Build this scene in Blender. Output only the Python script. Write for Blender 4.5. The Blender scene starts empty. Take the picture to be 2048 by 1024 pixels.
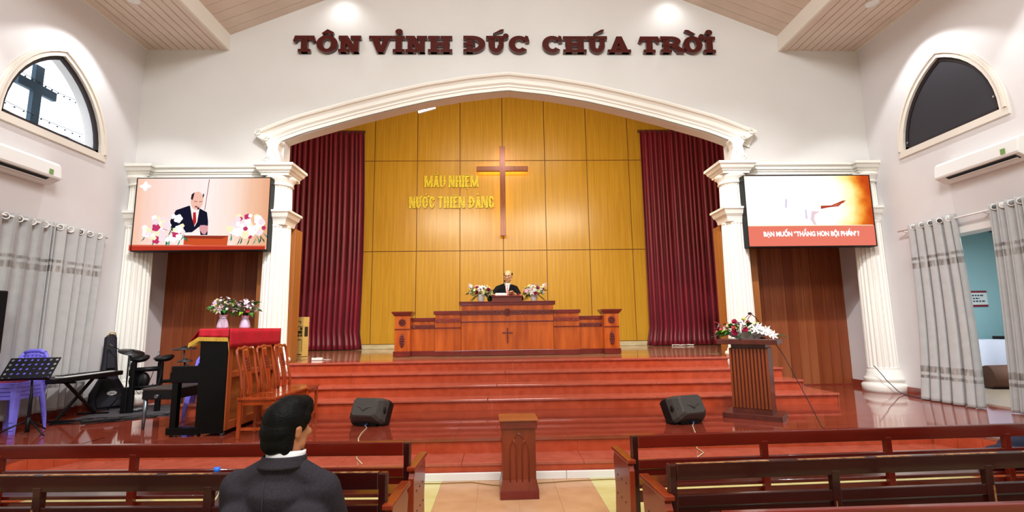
import bpy, bmesh, math, random
from mathutils import Vector, Matrix, Euler
random.seed(7)
SC = bpy.context.scene
COL = SC.collection
PI = math.pi

# ------------------------------------------------------------------ camera, world, exposure
cam_d = bpy.data.cameras.new('camera')
cam = bpy.data.objects.new('camera', cam_d); COL.objects.link(cam)
cam_d.sensor_width = 36.0; cam_d.sensor_fit = 'HORIZONTAL'
cam_d.lens = 36.0 * 996.79 / 2048.0
cam_d.clip_start = 0.05; cam_d.clip_end = 200
Rv = Vector((0.9995647, -0.02628617, -0.01339613)); Uv = Vector((0.00956444, -0.14082472, 0.98998834)); Fv = Vector((0.02790951, 0.98968552, 0.14051201))
cam.matrix_world = Matrix(((Rv.x, Uv.x, -Fv.x, -0.2247), (Rv.y, Uv.y, -Fv.y, -8.5041), (Rv.z, Uv.z, -Fv.z, 1.46788), (0, 0, 0, 1)))
SC.camera = cam
w = bpy.data.worlds.new('sky'); SC.world = w; w.use_nodes = True
bg = w.node_tree.nodes['Background']; bg.inputs[0].default_value = (0.86, 0.94, 1.0, 1); bg.inputs[1].default_value = 2.2
SC.view_settings.view_transform = 'Standard'; SC.view_settings.look = 'None'
SC.view_settings.gamma = 1.0; SC.view_settings.use_curve_mapping = False
SC.view_settings.exposure = 0.0

def area(name, loc, target, sx, sy, power, color):
    l = bpy.data.lights.new(name, 'AREA'); l.shape = 'RECTANGLE'; l.size = sx; l.size_y = sy
    l.energy = power; l.color = color
    o = bpy.data.objects.new(name, l); COL.objects.link(o); o.location = loc
    o.rotation_euler = (Vector(target) - Vector(loc)).to_track_quat('-Z', 'Y').to_euler()
    return o
def spot(name, loc, target, power, color, angle, blend=0.6, size=0.08):
    l = bpy.data.lights.new(name, 'SPOT'); l.energy = power; l.color = color
    l.spot_size = math.radians(angle); l.spot_blend = blend; l.shadow_soft_size = size
    o = bpy.data.objects.new(name, l); COL.objects.link(o); o.location = loc
    o.rotation_euler = (Vector(target) - Vector(loc)).to_track_quat('-Z', 'Y').to_euler()
    return o
WARM = (0.93, 0.97, 1.0)
# unseen fill lights added under the hall ceiling to brighten the room
area('hall_fill_light', (0, -6.6, 7.9), (0, -4.6, 0), 5.0, 1.6, 520, WARM)
area('hall_fill_light', (0, -11.5, 7.9), (0, -8.5, 0), 5.0, 2.5, 720, WARM)
# stage floodlights on the hall ceiling
for s in (-1, 1):
    spot('stage_floodlight', (s * 1.6, -5.6, 7.6), (s * 4.2, 0.0, 1.6), 1700, (0.97, 0.98, 1.0), 50, 0.9, 0.12)
    spot('wall_washer', (s * 2.97, -0.42, 7.45), (s * 2.97, 0.15, 6.2), 16, (0.95, 0.98, 1.0), 120, 1.0, 0.1)
    for y in (-1.45, -3.6):
        spot('downlight_lamp', (s * 5.69, y, 6.40), (s * 6.05, y - .25, 3), 150, (0.93, 0.97, 1.0), 92, 0.25, 0.05)
# chancel lights behind the arch
area('chancel_light', (-1.9, 0.55, 5.35), (-1.6, 5.1, 1.4), 2.2, 0.25, 130, (1.0, 0.88, 0.66))
area('chancel_light', (1.9, 0.55, 5.35), (1.6, 5.1, 1.4), 2.2, 0.25, 130, (1.0, 0.88, 0.66))
area('chancel_light', (0, 1.0, 7.6), (0, 3.2, 1.0), 4.5, 0.5, 85, (1.0, 0.90, 0.70))
spot('cross_spotlight', (-0.05, 0.9, 7.4), (-0.08, 5.1, 5.6), 70, (0.82, 0.78, 1.0), 34, 0.9, 0.06)
area('corridor_light', (8.4, -1.2, 3.1), (8.4, -1.2, 0), 0.3, 1.2, 95, (0.82, 0.95, 1.0))

# ------------------------------------------------------------------ materials
def lin(h):
    if isinstance(h, str):
        h = h.lstrip('#'); c = [int(h[i:i + 2], 16) / 255 for i in (0, 2, 4)]
        return tuple(((x / 12.92) if x <= 0.04045 else ((x + 0.055) / 1.055) ** 2.4) for x in c)
    return tuple(h)
MATS = {}
def mat(name, color, rough=0.5, metal=0.0, color2=None, scale=(8, 8, 8), bump=0.0, bscale=None, emit=None, estr=0.0, trans=0.0, ior=1.45, coat=0.0, detail=4.0, alpha=1.0, sheen=0.0, spec=0.5, contrast=(0.35, 0.65), rvar=0.0):
    if name in MATS: return MATS[name]
    m = bpy.data.materials.new(name); m.use_nodes = True; MATS[name] = m
    nt = m.node_tree; N = nt.nodes; L = nt.links; b = N['Principled BSDF']
    c1 = lin(color)
    b.inputs['Base Color'].default_value = (*c1, 1); b.inputs['Roughness'].default_value = rough
    b.inputs['Metallic'].default_value = metal; b.inputs['IOR'].default_value = ior
    b.inputs['Specular IOR Level'].default_value = spec
    b.inputs['Coat Weight'].default_value = coat; b.inputs['Coat Roughness'].default_value = 0.08
    b.inputs['Transmission Weight'].default_value = trans; b.inputs['Alpha'].default_value = alpha
    b.inputs['Sheen Weight'].default_value = sheen
    if emit is not None:
        b.inputs['Emission Color'].default_value = (*lin(emit), 1); b.inputs['Emission Strength'].default_value = estr
    if color2 is not None or bump or rvar:
        tc = N.new('ShaderNodeTexCoord'); mp = N.new('ShaderNodeMapping'); L.new(tc.outputs['Object'], mp.inputs['Vector'])
        mp.inputs['Scale'].default_value = scale
        nz = N.new('ShaderNodeTexNoise'); nz.inputs['Scale'].default_value = 1.0; nz.inputs['Detail'].default_value = detail
        L.new(mp.outputs['Vector'], nz.inputs['Vector'])
        if color2 is not None:
            rp = N.new('ShaderNodeValToRGB'); rp.color_ramp.elements[0].color = (*c1, 1); rp.color_ramp.elements[1].color = (*lin(color2), 1)
            rp.color_ramp.elements[0].position = contrast[0]; rp.color_ramp.elements[1].position = contrast[1]
            L.new(nz.outputs['Fac'], rp.inputs['Fac']); L.new(rp.outputs['Color'], b.inputs['Base Color'])
        if rvar:
            mr = N.new('ShaderNodeMapRange'); mr.inputs['To Min'].default_value = max(0, rough - rvar); mr.inputs['To Max'].default_value = rough + rvar
            L.new(nz.outputs['Fac'], mr.inputs['Value']); L.new(mr.outputs['Result'], b.inputs['Roughness'])
        if bump:
            nb = nz
            if bscale is not None:
                mp2 = N.new('ShaderNodeMapping'); mp2.inputs['Scale'].default_value = bscale; L.new(tc.outputs['Object'], mp2.inputs['Vector'])
                nb = N.new('ShaderNodeTexNoise'); nb.inputs['Scale'].default_value = 1.0; nb.inputs['Detail'].default_value = 3; L.new(mp2.outputs['Vector'], nb.inputs['Vector'])
            bp = N.new('ShaderNodeBump'); bp.inputs['Strength'].default_value = bump; bp.inputs['Distance'].default_value = 0.01
            L.new(nb.outputs['Fac'], bp.inputs['Height']); L.new(bp.outputs['Normal'], b.inputs['Normal'])
    return m
def emis(name, color, strength=1.0):
    if name in MATS: return MATS[name]
    m = bpy.data.materials.new(name); m.use_nodes = True; MATS[name] = m
    nt = m.node_tree; nt.nodes.remove(nt.nodes['Principled BSDF'])
    e = nt.nodes.new('ShaderNodeEmission'); e.inputs[0].default_value = (*lin(color), 1); e.inputs[1].default_value = strength
    nt.links.new(e.outputs[0], nt.nodes['Material Output'].inputs[0]); return m
def glass(name, color, rough=0.0):
    return mat(name, color, rough, trans=1.0, ior=1.45)

# ------------------------------------------------------------------ mesh helpers
class MB:
    """collects shapes, then links them as ONE mesh object"""
    def __init__(s): s.v = []; s.f = []; s.mi = []; s.cur = 0; s.sm = []; s.smooth = False
    def add(s, vs, fs):
        n = len(s.v); s.v += [tuple(p) for p in vs]
        for f in fs: s.f.append([i + n for i in f]); s.mi.append(s.cur); s.sm.append(s.smooth)
        return s
    def box(s, x0, y0, z0, x1, y1, z1, M=None):
        vs = [(x, y, z) for x in (x0, x1) for y in (y0, y1) for z in (z0, z1)]
        if M is not None: vs = [tuple(M @ Vector(p)) for p in vs]
        return s.add(vs, [(0, 1, 3, 2), (4, 6, 7, 5), (0, 4, 5, 1), (2, 3, 7, 6), (0, 2, 6, 4), (1, 5, 7, 3)])
    def bar(s, p, q, wx, wy, up=(0, 0, 1)):
        p = Vector(p); q = Vector(q); d = q - p; l = d.length; z = d.normalized(); u = Vector(up)
        if abs(z.dot(u)) > .98: u = Vector((1, 0, 0))
        x = u.cross(z).normalized(); y = z.cross(x)
        M = Matrix((( x.x, y.x, z.x, p.x), (x.y, y.y, z.y, p.y), (x.z, y.z, z.z, p.z), (0, 0, 0, 1)))
        return s.box(-wx / 2, -wy / 2, 0, wx / 2, wy / 2, l, M)
    def tube(s, pts, r, n=8, cap=True):
        pts = [Vector(p) for p in pts]; rs = r if isinstance(r, (list, tuple)) else [r] * len(pts)
        old = s.smooth; s.smooth = True; vs = []; fs = []; u = None
        for i, p in enumerate(pts):
            d = (pts[min(i + 1, len(pts) - 1)] - pts[max(i - 1, 0)]).normalized()
            if u is None: u = d.orthogonal().normalized()
            u = (u - d * u.dot(d)); u = u.normalized() if u.length > 1e-6 else d.orthogonal().normalized()
            t = d.cross(u)
            for k in range(n): a = 2 * PI * k / n; vs.append(p + (u * math.cos(a) + t * math.sin(a)) * rs[i])
        for i in range(len(pts) - 1):
            for k in range(n): fs.append((i * n + k, i * n + (k + 1) % n, (i + 1) * n + (k + 1) % n, (i + 1) * n + k))
        s.add(vs, fs); s.smooth = False
        if cap:
            m = len(s.v) - len(vs); s.f.append([m + k for k in range(n)][::-1]); s.mi.append(s.cur); s.sm.append(False)
            e = m + (len(pts) - 1) * n; s.f.append([e + k for k in range(n)]); s.mi.append(s.cur); s.sm.append(False)
        s.smooth = old; return s
    def lathe(s, prof, c=(0, 0, 0), n=24, M=None, smooth=True):
        old = s.smooth; s.smooth = smooth; vs = []; fs = []
        for r, z in prof:
            for k in range(n):
                a = 2 * PI * k / n; p = Vector((r * math.cos(a), r * math.sin(a), z))
                if M is not None: p = M @ p
                vs.append(p + Vector(c))
        m = len(prof)
        for i in range(m - 1):
            for k in range(n): fs.append((i * n + k, i * n + (k + 1) % n, (i + 1) * n + (k + 1) % n, (i + 1) * n + k))
        if prof[0][0] > 1e-6: fs.append(tuple(range(n))[::-1])
        if prof[-1][0] > 1e-6: fs.append(tuple((m - 1) * n + k for k in range(n)))
        s.add(vs, fs); s.smooth = old; return s
    def ell(s, c, r, nu=14, nv=9, M=None):
        old = s.smooth; s.smooth = True; vs = []; fs = []; c = Vector(c)
        rr = r if isinstance(r, (list, tuple)) else (r, r, r)
        for j in range(nv + 1):
            t = PI * j / nv
            for k in range(nu):
                a = 2 * PI * k / nu; p = Vector((rr[0] * math.sin(t) * math.cos(a), rr[1] * math.sin(t) * math.sin(a), rr[2] * math.cos(t)))
                vs.append((M @ p if M is not None else p) + c)
        for j in range(nv):
            for k in range(nu): fs.append((j * nu + k, (j + 1) * nu + k, (j + 1) * nu + (k + 1) % nu, j * nu + (k + 1) % nu))
        s.add(vs, fs); s.smooth = old; return s
    def prism(s, poly, a, b, axis='y', M=None):
        """poly: 2-D loop; extruded from a to b along axis. axis y: (x,z), axis x: (y,z), axis z: (x,y)"""
        def P(u, v, t):
            p = (u, t, v) if axis == 'y' else (t, u, v) if axis == 'x' else (u, v, t)
            return tuple(M @ Vector(p)) if M is not None else p
        n = len(poly); vs = [P(u, v, a) for u, v in poly] + [P(u, v, b) for u, v in poly]
        fs = [tuple(range(n)), tuple(range(2 * n - 1, n - 1, -1))] + [(i, i + n, (i + 1) % n + n, (i + 1) % n) for i in range(n)]
        return s.add(vs, fs)
    def grid(s, fn, nu, nv, smooth=True, matfn=None):
        old = s.smooth; n0 = len(s.v)
        for j in range(nv + 1):
            for i in range(nu + 1): s.v.append(tuple(fn(i / nu, j / nv)))
        for j in range(nv):
            for i in range(nu):
                a = n0 + j * (nu + 1) + i; s.f.append([a, a + 1, a + nu + 2, a + nu + 1])
                s.mi.append(matfn((i + .5) / nu, (j + .5) / nv) if matfn else s.cur); s.sm.append(smooth)
        s.smooth = old; return s
    def mesh(s, name, mats):
        me = bpy.data.meshes.new(name); me.from_pydata(s.v, [], s.f)
        for m in (mats if isinstance(mats, (list, tuple)) else [mats]): me.materials.append(m)
        me.polygons.foreach_set('material_index', s.mi); me.polygons.foreach_set('use_smooth', s.sm)
        bm = bmesh.new(); bm.from_mesh(me); bmesh.ops.recalc_face_normals(bm, faces=bm.faces); bm.to_mesh(me); bm.free()
        me.update(); return me
    def build(s, name, mats, parent=None, bevel=0.0, solid=0.0, loc=(0, 0, 0), rz=0.0, recalc=True):
        o = bpy.data.objects.new(name, s.mesh(name, mats)); COL.objects.link(o)
        o.location = loc; o.rotation_euler = (0, 0, rz)
        if parent is not None: o.parent = parent
        if solid:
            md = o.modifiers.new('solid', 'SOLIDIFY'); md.thickness = solid; md.offset = 0
        if bevel:
            md = o.modifiers.new('bevel', 'BEVEL'); md.width = bevel; md.segments = 2; md.limit_method = 'ANGLE'; md.angle_limit = math.radians(50)
        return o
def tag(o, label=None, cat=None, group=None, kind=None):
    if label: o['label'] = label
    if cat: o['category'] = cat
    if group: o['group'] = group
    if kind: o['kind'] = kind
    return o
def thing(name, label, cat, loc=(0, 0, 0), rz=0.0, group=None):
    o = bpy.data.objects.new(name, None); COL.objects.link(o); o.empty_display_size = 0.1
    o.location = loc; o.rotation_euler = (0, 0, rz)
    return tag(o, label, cat, group)
def inst(me, name, parent, loc=(0, 0, 0), rot=(0, 0, 0), scale=(1, 1, 1)):
    o = bpy.data.objects.new(name, me); COL.objects.link(o); o.parent = parent
    o.location = loc; o.rotation_euler = rot; o.scale = scale; return o
def copy_tree(o, parent=None):
    c = o.copy(); COL.objects.link(c); c.parent = parent
    for ch in list(o.children): copy_tree(ch, c)
    return c
def struct(name, mb, mats, parent=None, **k):
    o = mb.build(name, mats, parent, **k)
    if parent is None: o['kind'] = 'structure'
    return o
def sempty(name):
    o = bpy.data.objects.new(name, None); COL.objects.link(o); o['kind'] = 'structure'; return o
def circle(cx, cy, rx, ry, n=24, a0=0, a1=2 * PI):
    return [(cx + rx * math.cos(a0 + (a1 - a0) * i / n), cy + ry * math.sin(a0 + (a1 - a0) * i / n)) for i in range(n + (0 if abs(a1 - a0 - 2 * PI) < 1e-6 else 1))]

# ------------------------------------------------------------------ palette
wall_m = mat('painted_plaster', '#dfdbd7', 0.65, color2='#d9d5d0', scale=(.7, .7, .7), bump=0.05, bscale=(60, 60, 60))
sidewall_m = mat('pinkish_plaster', '#e2dedd', 0.65, color2='#dcd7d6', scale=(.7, .7, .7), bump=0.05, bscale=(60, 60, 60))
trim_m = mat('cream_moulding', '#f2eee4', 0.5, bump=0.04, bscale=(40, 40, 40))
plank_m = mat('ceiling_plank', '#ddcabb', 0.55, color2='#d6c2b2', scale=(2, 2, 2))
beam_m = mat('ceiling_beam', '#e8dfd2', 0.55)
granite_r = mat('red_granite_riser', '#b94e2f', 0.20, color2='#a94326', scale=(9, 9, 9), detail=8)
granite_t = mat('red_granite_tread', '#b65e4a', 0.10, color2='#a8523f', scale=(9, 9, 9), detail=8, spec=0.7)
granite_p = mat('red_granite_platform', '#8e3c2a', 0.06, color2='#7d3121', scale=(3, 8, 3), detail=8, ior=1.6, spec=1.0, bump=0.01, bscale=(2, 5, 2))
stage_m = mat('stage_marble', '#b08a63', 0.08, color2='#8f6a4c', scale=(1.2, 8, 1), detail=6, spec=0.7)
grout_m = mat('grout', '#c98a72', 0.8)
panel_m = mat('golden_veneer', '#cd9c32', 0.28, color2='#bf8d26', scale=(26, 26, 0.9), detail=6)
panelgap_m = mat('veneer_joint', '#7a4a1c', 0.5)
redwood_m = mat('brown_laminate', '#934c29', 0.42, color2='#803c1d', scale=(14, 14, .7), detail=6)
redwood2_m = mat('brown_laminate_light', '#a65f3a', 0.42, color2='#8f4a27', scale=(14, 14, .7), detail=6)
jamb_m = mat('jamb_laminate', '#a5652f', 0.4, color2='#965827', scale=(18, 18, .8), detail=6)
pulpit_m = mat('pulpit_rosewood', '#c9611e', 0.22, color2='#a54611', scale=(9, 9, 1.1), detail=6, coat=0.3)
pulpitd_m = mat('pulpit_dark_trim', '#74211a', 0.25, color2='#651a14', scale=(6, 6, 6), coat=0.3)
carv_m = mat('carved_trim', '#6a211a', 0.22, coat=0.5)
pew_m = mat('pew_rosewood', '#5f150c', 0.22, color2='#4b0e07', scale=(1.2, 10, 10), detail=5, coat=0.35)
pewd_m = mat('pew_dark_rosewood', '#3a0c0a', 0.25, color2='#2a0807', scale=(1.2, 9, 9), detail=5, coat=0.3)
pewend_m = mat('pew_end_wood', '#8a3014', 0.25, color2='#6f220d', scale=(5, 5, 1), detail=5, coat=0.3)
worn_m = mat('worn_bare_wood', '#b9824e', 0.6, color2='#6b3a1c', scale=(30, 30, 30))
velvet_m = mat('burgundy_velvet', '#7c0824', 0.42, color2='#6c061d', scale=(3, 3, 1), sheen=0.1)
grey_cur_m = mat('grey_jacquard', '#b3b0ae', 0.36, color2='#acaaa8', scale=(9, 9, 9), bump=0.03, bscale=(50, 50, 50), sheen=0.1)
band_m = mat('silver_band', '#75706d', 0.3, color2='#b9b4b0', scale=(14, 22, 3), metal=0.3)
black_m = mat('black_plastic', '#0d0d0f', 0.45, spec=0.3)
blackgloss_m = mat('black_lacquer', '#050507', 0.3, spec=0.2)
darkgrey_m = mat('charcoal_plastic', '#3e3935', 0.45, bump=0.2, bscale=(150, 150, 150))
metal_m = mat('chrome', '#c8c8cc', 0.2, metal=1.0)
steel_m = mat('grey_steel', '#70777c', 0.35, metal=0.8)
white_m = mat('white_plastic', '#eceae6', 0.35)
purple_m = mat('lilac_plastic', '#7d76e4', 0.35, spec=0.4)

# ------------------------------------------------------------------ room shell
W = 6.44; ZS = 0.9233; RS = 0.1532; TR = 0.3847; ZP = ZS - 4 * RS; ZL = ZP / 2; HS = 6.43; WB = 4.99; ZB = 6.715; SL = 0.417
YB = 5.148                       # chancel back wall
YH = -15.0                       # far end of the hall behind the camera
def arch_z(u, hw, h, c):        # pointed arch: height over half width
    R = hw + c; u = abs(u); return math.sqrt(max(0, R * R - (u + c) ** 2))
WIN_C = -1.645; WIN_HW = 0.785; WIN_Z = 4.225; WIN_CC = 0.494
def side_wall(name, sx, door=None):
    mb = MB(); ys = sorted(set([YH, 0.95] + [round(WIN_C + WIN_HW * math.cos(PI * i / 20), 4) for i in range(21)] + (list(door[:2]) if door else [])))
    th = 0.22
    def q(y0, y1, a0, a1, b0, b1):
        mb.add([(sx * W, y0, a0), (sx * W, y1, a1), (sx * W, y1, b1), (sx * W, y0, b0)], [(0, 1, 2, 3)])
        mb.add([(sx * (W + th), y0, a0), (sx * (W + th), y1, a1), (sx * (W + th), y1, b1), (sx * (W + th), y0, b0)], [(0, 1, 2, 3)])
    def edge(y0, y1, a0, a1):
        mb.add([(sx * W, y0, a0), (sx * W, y1, a1), (sx * (W + th), y1, a1), (sx * (W + th), y0, a0)], [(0, 1, 2, 3)])
    for y0, y1 in zip(ys[:-1], ys[1:]):
        ym = (y0 + y1) / 2; zb = -0.2; top = 9.0
        if door and door[0] < ym < door[1]:
            edge(y0, y1, door[3], door[3]); zb = door[3]
        if abs(ym - WIN_C) < WIN_HW:
            a0 = WIN_Z + arch_z(y0 - WIN_C, WIN_HW, 0, WIN_CC); a1 = WIN_Z + arch_z(y1 - WIN_C, WIN_HW, 0, WIN_CC)
            q(y0, y1, zb, zb, WIN_Z, WIN_Z); q(y0, y1, a0, a1, top, top); edge(y0, y1, WIN_Z, WIN_Z); edge(y0, y1, a0, a1)
        else: q(y0, y1, zb, zb, top, top)
    if door:
        for y in door[:2]:
            mb.add([(sx * W, y, door[2]), (sx * (W + th), y, door[2]), (sx * (W + th), y, door[3]), (sx * W, y, door[3])], [(0, 1, 2, 3)])
    return struct(name, mb, sidewall_m)
side_wall('wall_left', -1)
side_wall('wall_right', 1, (-3.0, -1.28, ZP, 2.80))

# front wall over the arch
ARCH_TOP = [(-4.40, 4.845), (-3.95, 5.04), (-3.66, 5.150), (-2.80, 5.405), (-2.1, 5.59), (-1.49, 5.735), (-0.75, 5.865), (-0.035, 5.945)]
ARCH_TOP = ARCH_TOP + [(-0.07 - x, z) for x, z in ARCH_TOP[-2::-1]]
def lerp_path(path, x):
    if x <= path[0][0]: return path[0][1]
    for (x0, z0), (x1, z1) in zip(path[:-1], path[1:]):
        if x <= x1: return z0 + (z1 - z0) * (x - x0) / (x1 - x0)
    return path[-1][1]
def arch_low(x): return lerp_path(ARCH_TOP, x) - 0.29 - 0.03 * min(1, abs(x) / 4)
mb = MB(); Y0, Y1 = -0.08, 0.17
xs = [-W, -4.4, -3.93] + [-3.93 + 7.86 * i / 40 for i in range(1, 40)] + [3.93, 4.33, W]
for x0, x1 in zip(xs[:-1], xs[1:]):
    if abs((x0 + x1) / 2) > 3.93: b0 = b1 = 4.06
    else: b0, b1 = arch_low(x0), arch_low(x1)
    for y in (Y0, Y1): mb.add([(x0, y, b0), (x1, y, b1), (x1, y, 9), (x0, y, 9)], [(0, 1, 2, 3)])
    mb.add([(x0, Y0, b0), (x1, Y0, b1), (x1, Y1, b1), (x0, Y1, b0)], [(0, 1, 2, 3)])
for x in (-3.93, 3.93): mb.add([(x, Y0, 4.06), (x, Y1, 4.06), (x, Y1, arch_low(x)), (x, Y0, arch_low(x))], [(0, 1, 2, 3)])
struct('wall_front', mb, wall_m)
mb = MB(); mb.box(-W, YH - .2, -.2, W, YH, 9); struct('wall_rear', mb, wall_m)

# arch moulding: a stepped profile swept along the arch
prof = [(0.0, 0.02), (0.0, 0.15), (0.035, 0.165), (0.06, 0.15), (0.07, 0.115), (0.10, 0.085), (0.15, 0.07), (0.165, 0.085), (0.18, 0.07), (0.195, 0.05), (0.225, 0.05), (0.235, 0.03), (0.29, 0.03)]
mb = MB(); path = []
for i in range(49):
    x = -4.36 + 8.72 * i / 48 - 0.035 * 0
    path.append((x, lerp_path(ARCH_TOP, x)))
vs = []; m = len(prof)
for i, (x, z) in enumerate(path):
    a = path[max(i - 1, 0)]; b = path[min(i + 1, len(path) - 1)]; t = Vector((b[0] - a[0], b[1] - a[1])).normalized(); n = Vector((t.y, -t.x))
    if i == 24: n = Vector((0, -1))
    for o, p in prof: vs.append((x + n.x * o, -0.08 - p, z + n.y * o))
fs = [(i * m + k, i * m + k + 1, (i + 1) * m + k + 1, (i + 1) * m + k) for i in range(len(path) - 1) for k in range(m - 1)]
mb.add(vs, fs); mb.add(vs[:m], [tuple(range(m))]); mb.add(vs[-m:], [tuple(range(m))])
struct('trim_1', mb, trim_m)
# scroll corbels carrying the arch ends
for sx in (-1, 1):
    c = thing('corbel', 'cream scroll corbel carrying the arch end above the ' + ('screen showing the man in the suit' if sx < 0 else 'screen with the orange slide'), 'corbel', (sx * 4.03 - 0.03, 0, 4.25), group='scroll corbels')
    mb = MB(); outer = [(-.17, 0), (.17, 0), (.15, .12), (.10, .25), (.11, .34), (.15, .40), (.12, .44), (-.30, .60), (-.33, .54), (-.24, .47), (-.12, .40), (-.07, .30), (-.10, .16)]
    mb.prism([(-sx * x, z) for x, z in outer], -.26, -.081, 'y'); mb.build('body', trim_m, c, bevel=.012)
    mb = MB()
    for cx, cz, r in ((-.24, .56, .06), (-.10, .45, .05), (-.08, .10, .055)):
        mb = MB(); mb.tube([(-sx * (cx + r * (1 - a / 14) * math.cos(a)), -.27, cz + r * (1 - a / 14) * math.sin(a)) for a in [i * .5 for i in range(20)]], .012, 6)
        mb.build('scroll', trim_m, c)
    mb = MB()
    mb.tube([(-sx * x, -.265, z) for x, z in ((.10, .02), (.08, .14), (.03, .26), (.04, .38), (.10, .46))], .012, 6)
    mb.build('rib', trim_m, c)

# entablatures between the columns
ent = [(0.00, 4.255), (-.10, 4.255), (-.10, 4.225), (-.085, 4.205), (-.07, 4.195), (-.07, 4.15), (-.05, 4.135), (-.05, 4.115), (-.035, 4.105), (-.035, 4.06), (0, 4.06)]
for sx, nm in ((-1, 'trim_2'), (1, 'trim_3')):
    mb = MB(); mb.prism([(y - .10, z) for y, z in ent], sx * 3.75, sx * W, 'x')
    mb.box(min(sx * 3.78, sx * W), -.10, 4.06, max(sx * 3.78, sx * W), .30, 4.25)
    struct(nm, mb, trim_m)

# fluted columns
def square_steps(mb, steps):
    for z0, z1, h0, h1 in steps:
        v = [(-h0, -h0, z0), (h0, -h0, z0), (h0, h0, z0), (-h0, h0, z0), (-h1, -h1, z1), (h1, -h1, z1), (h1, h1, z1), (-h1, h1, z1)]
        mb.add(v, [(3, 2, 1, 0), (4, 5, 6, 7), (0, 1, 5, 4), (1, 2, 6, 5), (2, 3, 7, 6), (3, 0, 4, 7)])
def shaft(mb, z0, z1, r0, r1, n=20):
    zs = [z0, z0 + .03, z0 + .05] + [z0 + .05 + (z1 - z0 - .1) * i / 6 for i in range(1, 6)] + [z1 - .05, z1 - .03, z1]; prf = []; vs = []; fs = []
    N = n * 6
    for j, z in enumerate(zs):
        t = (z - z0) / (z1 - z0); r = r0 + (r1 - r0) * t; d = 0 if j < 2 or j > len(zs) - 3 else .020
        for k in range(N):
            a = 2 * PI * k / N; f = (k % 6) / 6; dd = d * (math.sin(PI * (f - .17) / .83) if f > .17 else 0)
            vs.append(((r - dd) * math.cos(a), (r - dd) * math.sin(a), z))
    for j in range(len(zs) - 1):
        for k in range(N): fs.append((j * N + k, j * N + (k + 1) % N, (j + 1) * N + (k + 1) % N, (j + 1) * N + k))
    mb.add(vs, fs)
def column(x, y, zb, label, hw):
    c = thing('column', label, 'column', (x, y, zb), group='fluted columns'); h = 4.255 - zb
    mb = MB(); sq = [(h - .045, h, hw + .0, hw + .0), (h - .07, h - .045, hw - .03, hw - .01), (h - .11, h - .07, hw - .045, hw - .03), (h - .125, h - .11, hw - .06, hw - .06), (h - .15, h - .125, hw - .075, hw - .075), (h - .195, h - .15, hw - .10, hw - .09)]
    square_steps(mb, sq); mb.build('capital', trim_m, c)
    mb = MB(); mb.lathe([(.205, h - .36), (.222, h - .35), (.222, h - .335), (.205, h - .325), (.21, h - .30), (.235, h - .255), (.255, h - .225), (.255, h - .195)], n=40); mb.build('echinus', trim_m, c)
    mb = MB(); shaft(mb, h - .80, h - .34, .205, .195); mb.build('upper_shaft', trim_m, c)
    mb = MB(); q = h - .80
    square_steps(mb, [(q - .035, q, hw - .04, hw - .04), (q - .06, q - .035, hw - .065, hw - .05), (q - .12, q - .06, hw - .085, hw - .065), (q - .14, q - .12, hw - .10, hw - .10), (q - .165, q - .14, hw - .115, hw - .115), (q - .24, q - .165, hw - .135, hw - .12)]); mb.build('collar', trim_m, c)
    mb = MB(); shaft(mb, .36, q - .235, .225, .205); mb.build('shaft', trim_m, c)
    mb = MB(); mb.lathe([(.33, 0), (.33, .05), (.335, .07), (.335, .11), (.31, .135), (.275, .15), (.275, .165), (.29, .18), (.298, .205), (.29, .23), (.255, .25), (.25, .29), (.236, .30), (.236, .36)], n=40); mb.build('base', trim_m, c)
column(-3.985, -.02, ZS - RS, 'fluted cream column next to the burgundy curtain, behind the piano', .33)
column(3.92, -.02, ZS - RS, 'fluted cream column behind the slatted lectern', .33)
column(-6.30, -.02, ZP, 'fluted cream column behind the drum kit, against the side wall', .30)
column(6.30, -.02, ZP, 'fluted cream column by the doorway curtain, against the side wall', .30)

# recess walls: vertical brown planks behind the screens
for sx, nm in ((-1, 'wall_recess_left'), (1, 'wall_recess_right')):
    mb = MB(); mb.box(min(sx * 4.37, sx * W), .97, -.1, max(sx * 4.37, sx * W), 1.05, 4.3)
    back = struct(nm, mb, redwood_m)
    i = 0; x = W - 0.002
    rr = random.Random(5 + sx)
    while x > 4.42:
        wd = rr.choice([.19, .22, .24, .17]); p = MB(); p.box(-wd + .006, -.018, ZP + .02, 0, 0, 4.2)
        o = p.build('plank', redwood_m if rr.random() < .6 else redwood2_m, back, loc=(sx * x if sx > 0 else sx * x + wd - .006, .97 + rr.random() * .004, 0)); x -= wd; i += 1
    mb = MB(); mb.box(min(sx * 3.77, sx * 4.40), .2, ZS - RS, max(sx * 3.77, sx * 4.40), .5, 3.22)
    mb.box(min(sx * 4.36, sx * 4.40), .5, ZP, max(sx * 4.36, sx * 4.40), .97, 4.06)
    struct('wall_pier_left' if sx < 0 else 'wall_pier_right', mb, jamb_m, bevel=.008)
    mb = MB(); mb.box(min(sx * 4.38, sx * W), .17, 4.06, max(sx * 4.38, sx * W), 1.0, 4.12); struct('ceiling_recess_left' if sx < 0 else 'ceiling_recess_right', mb, wall_m)

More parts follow.
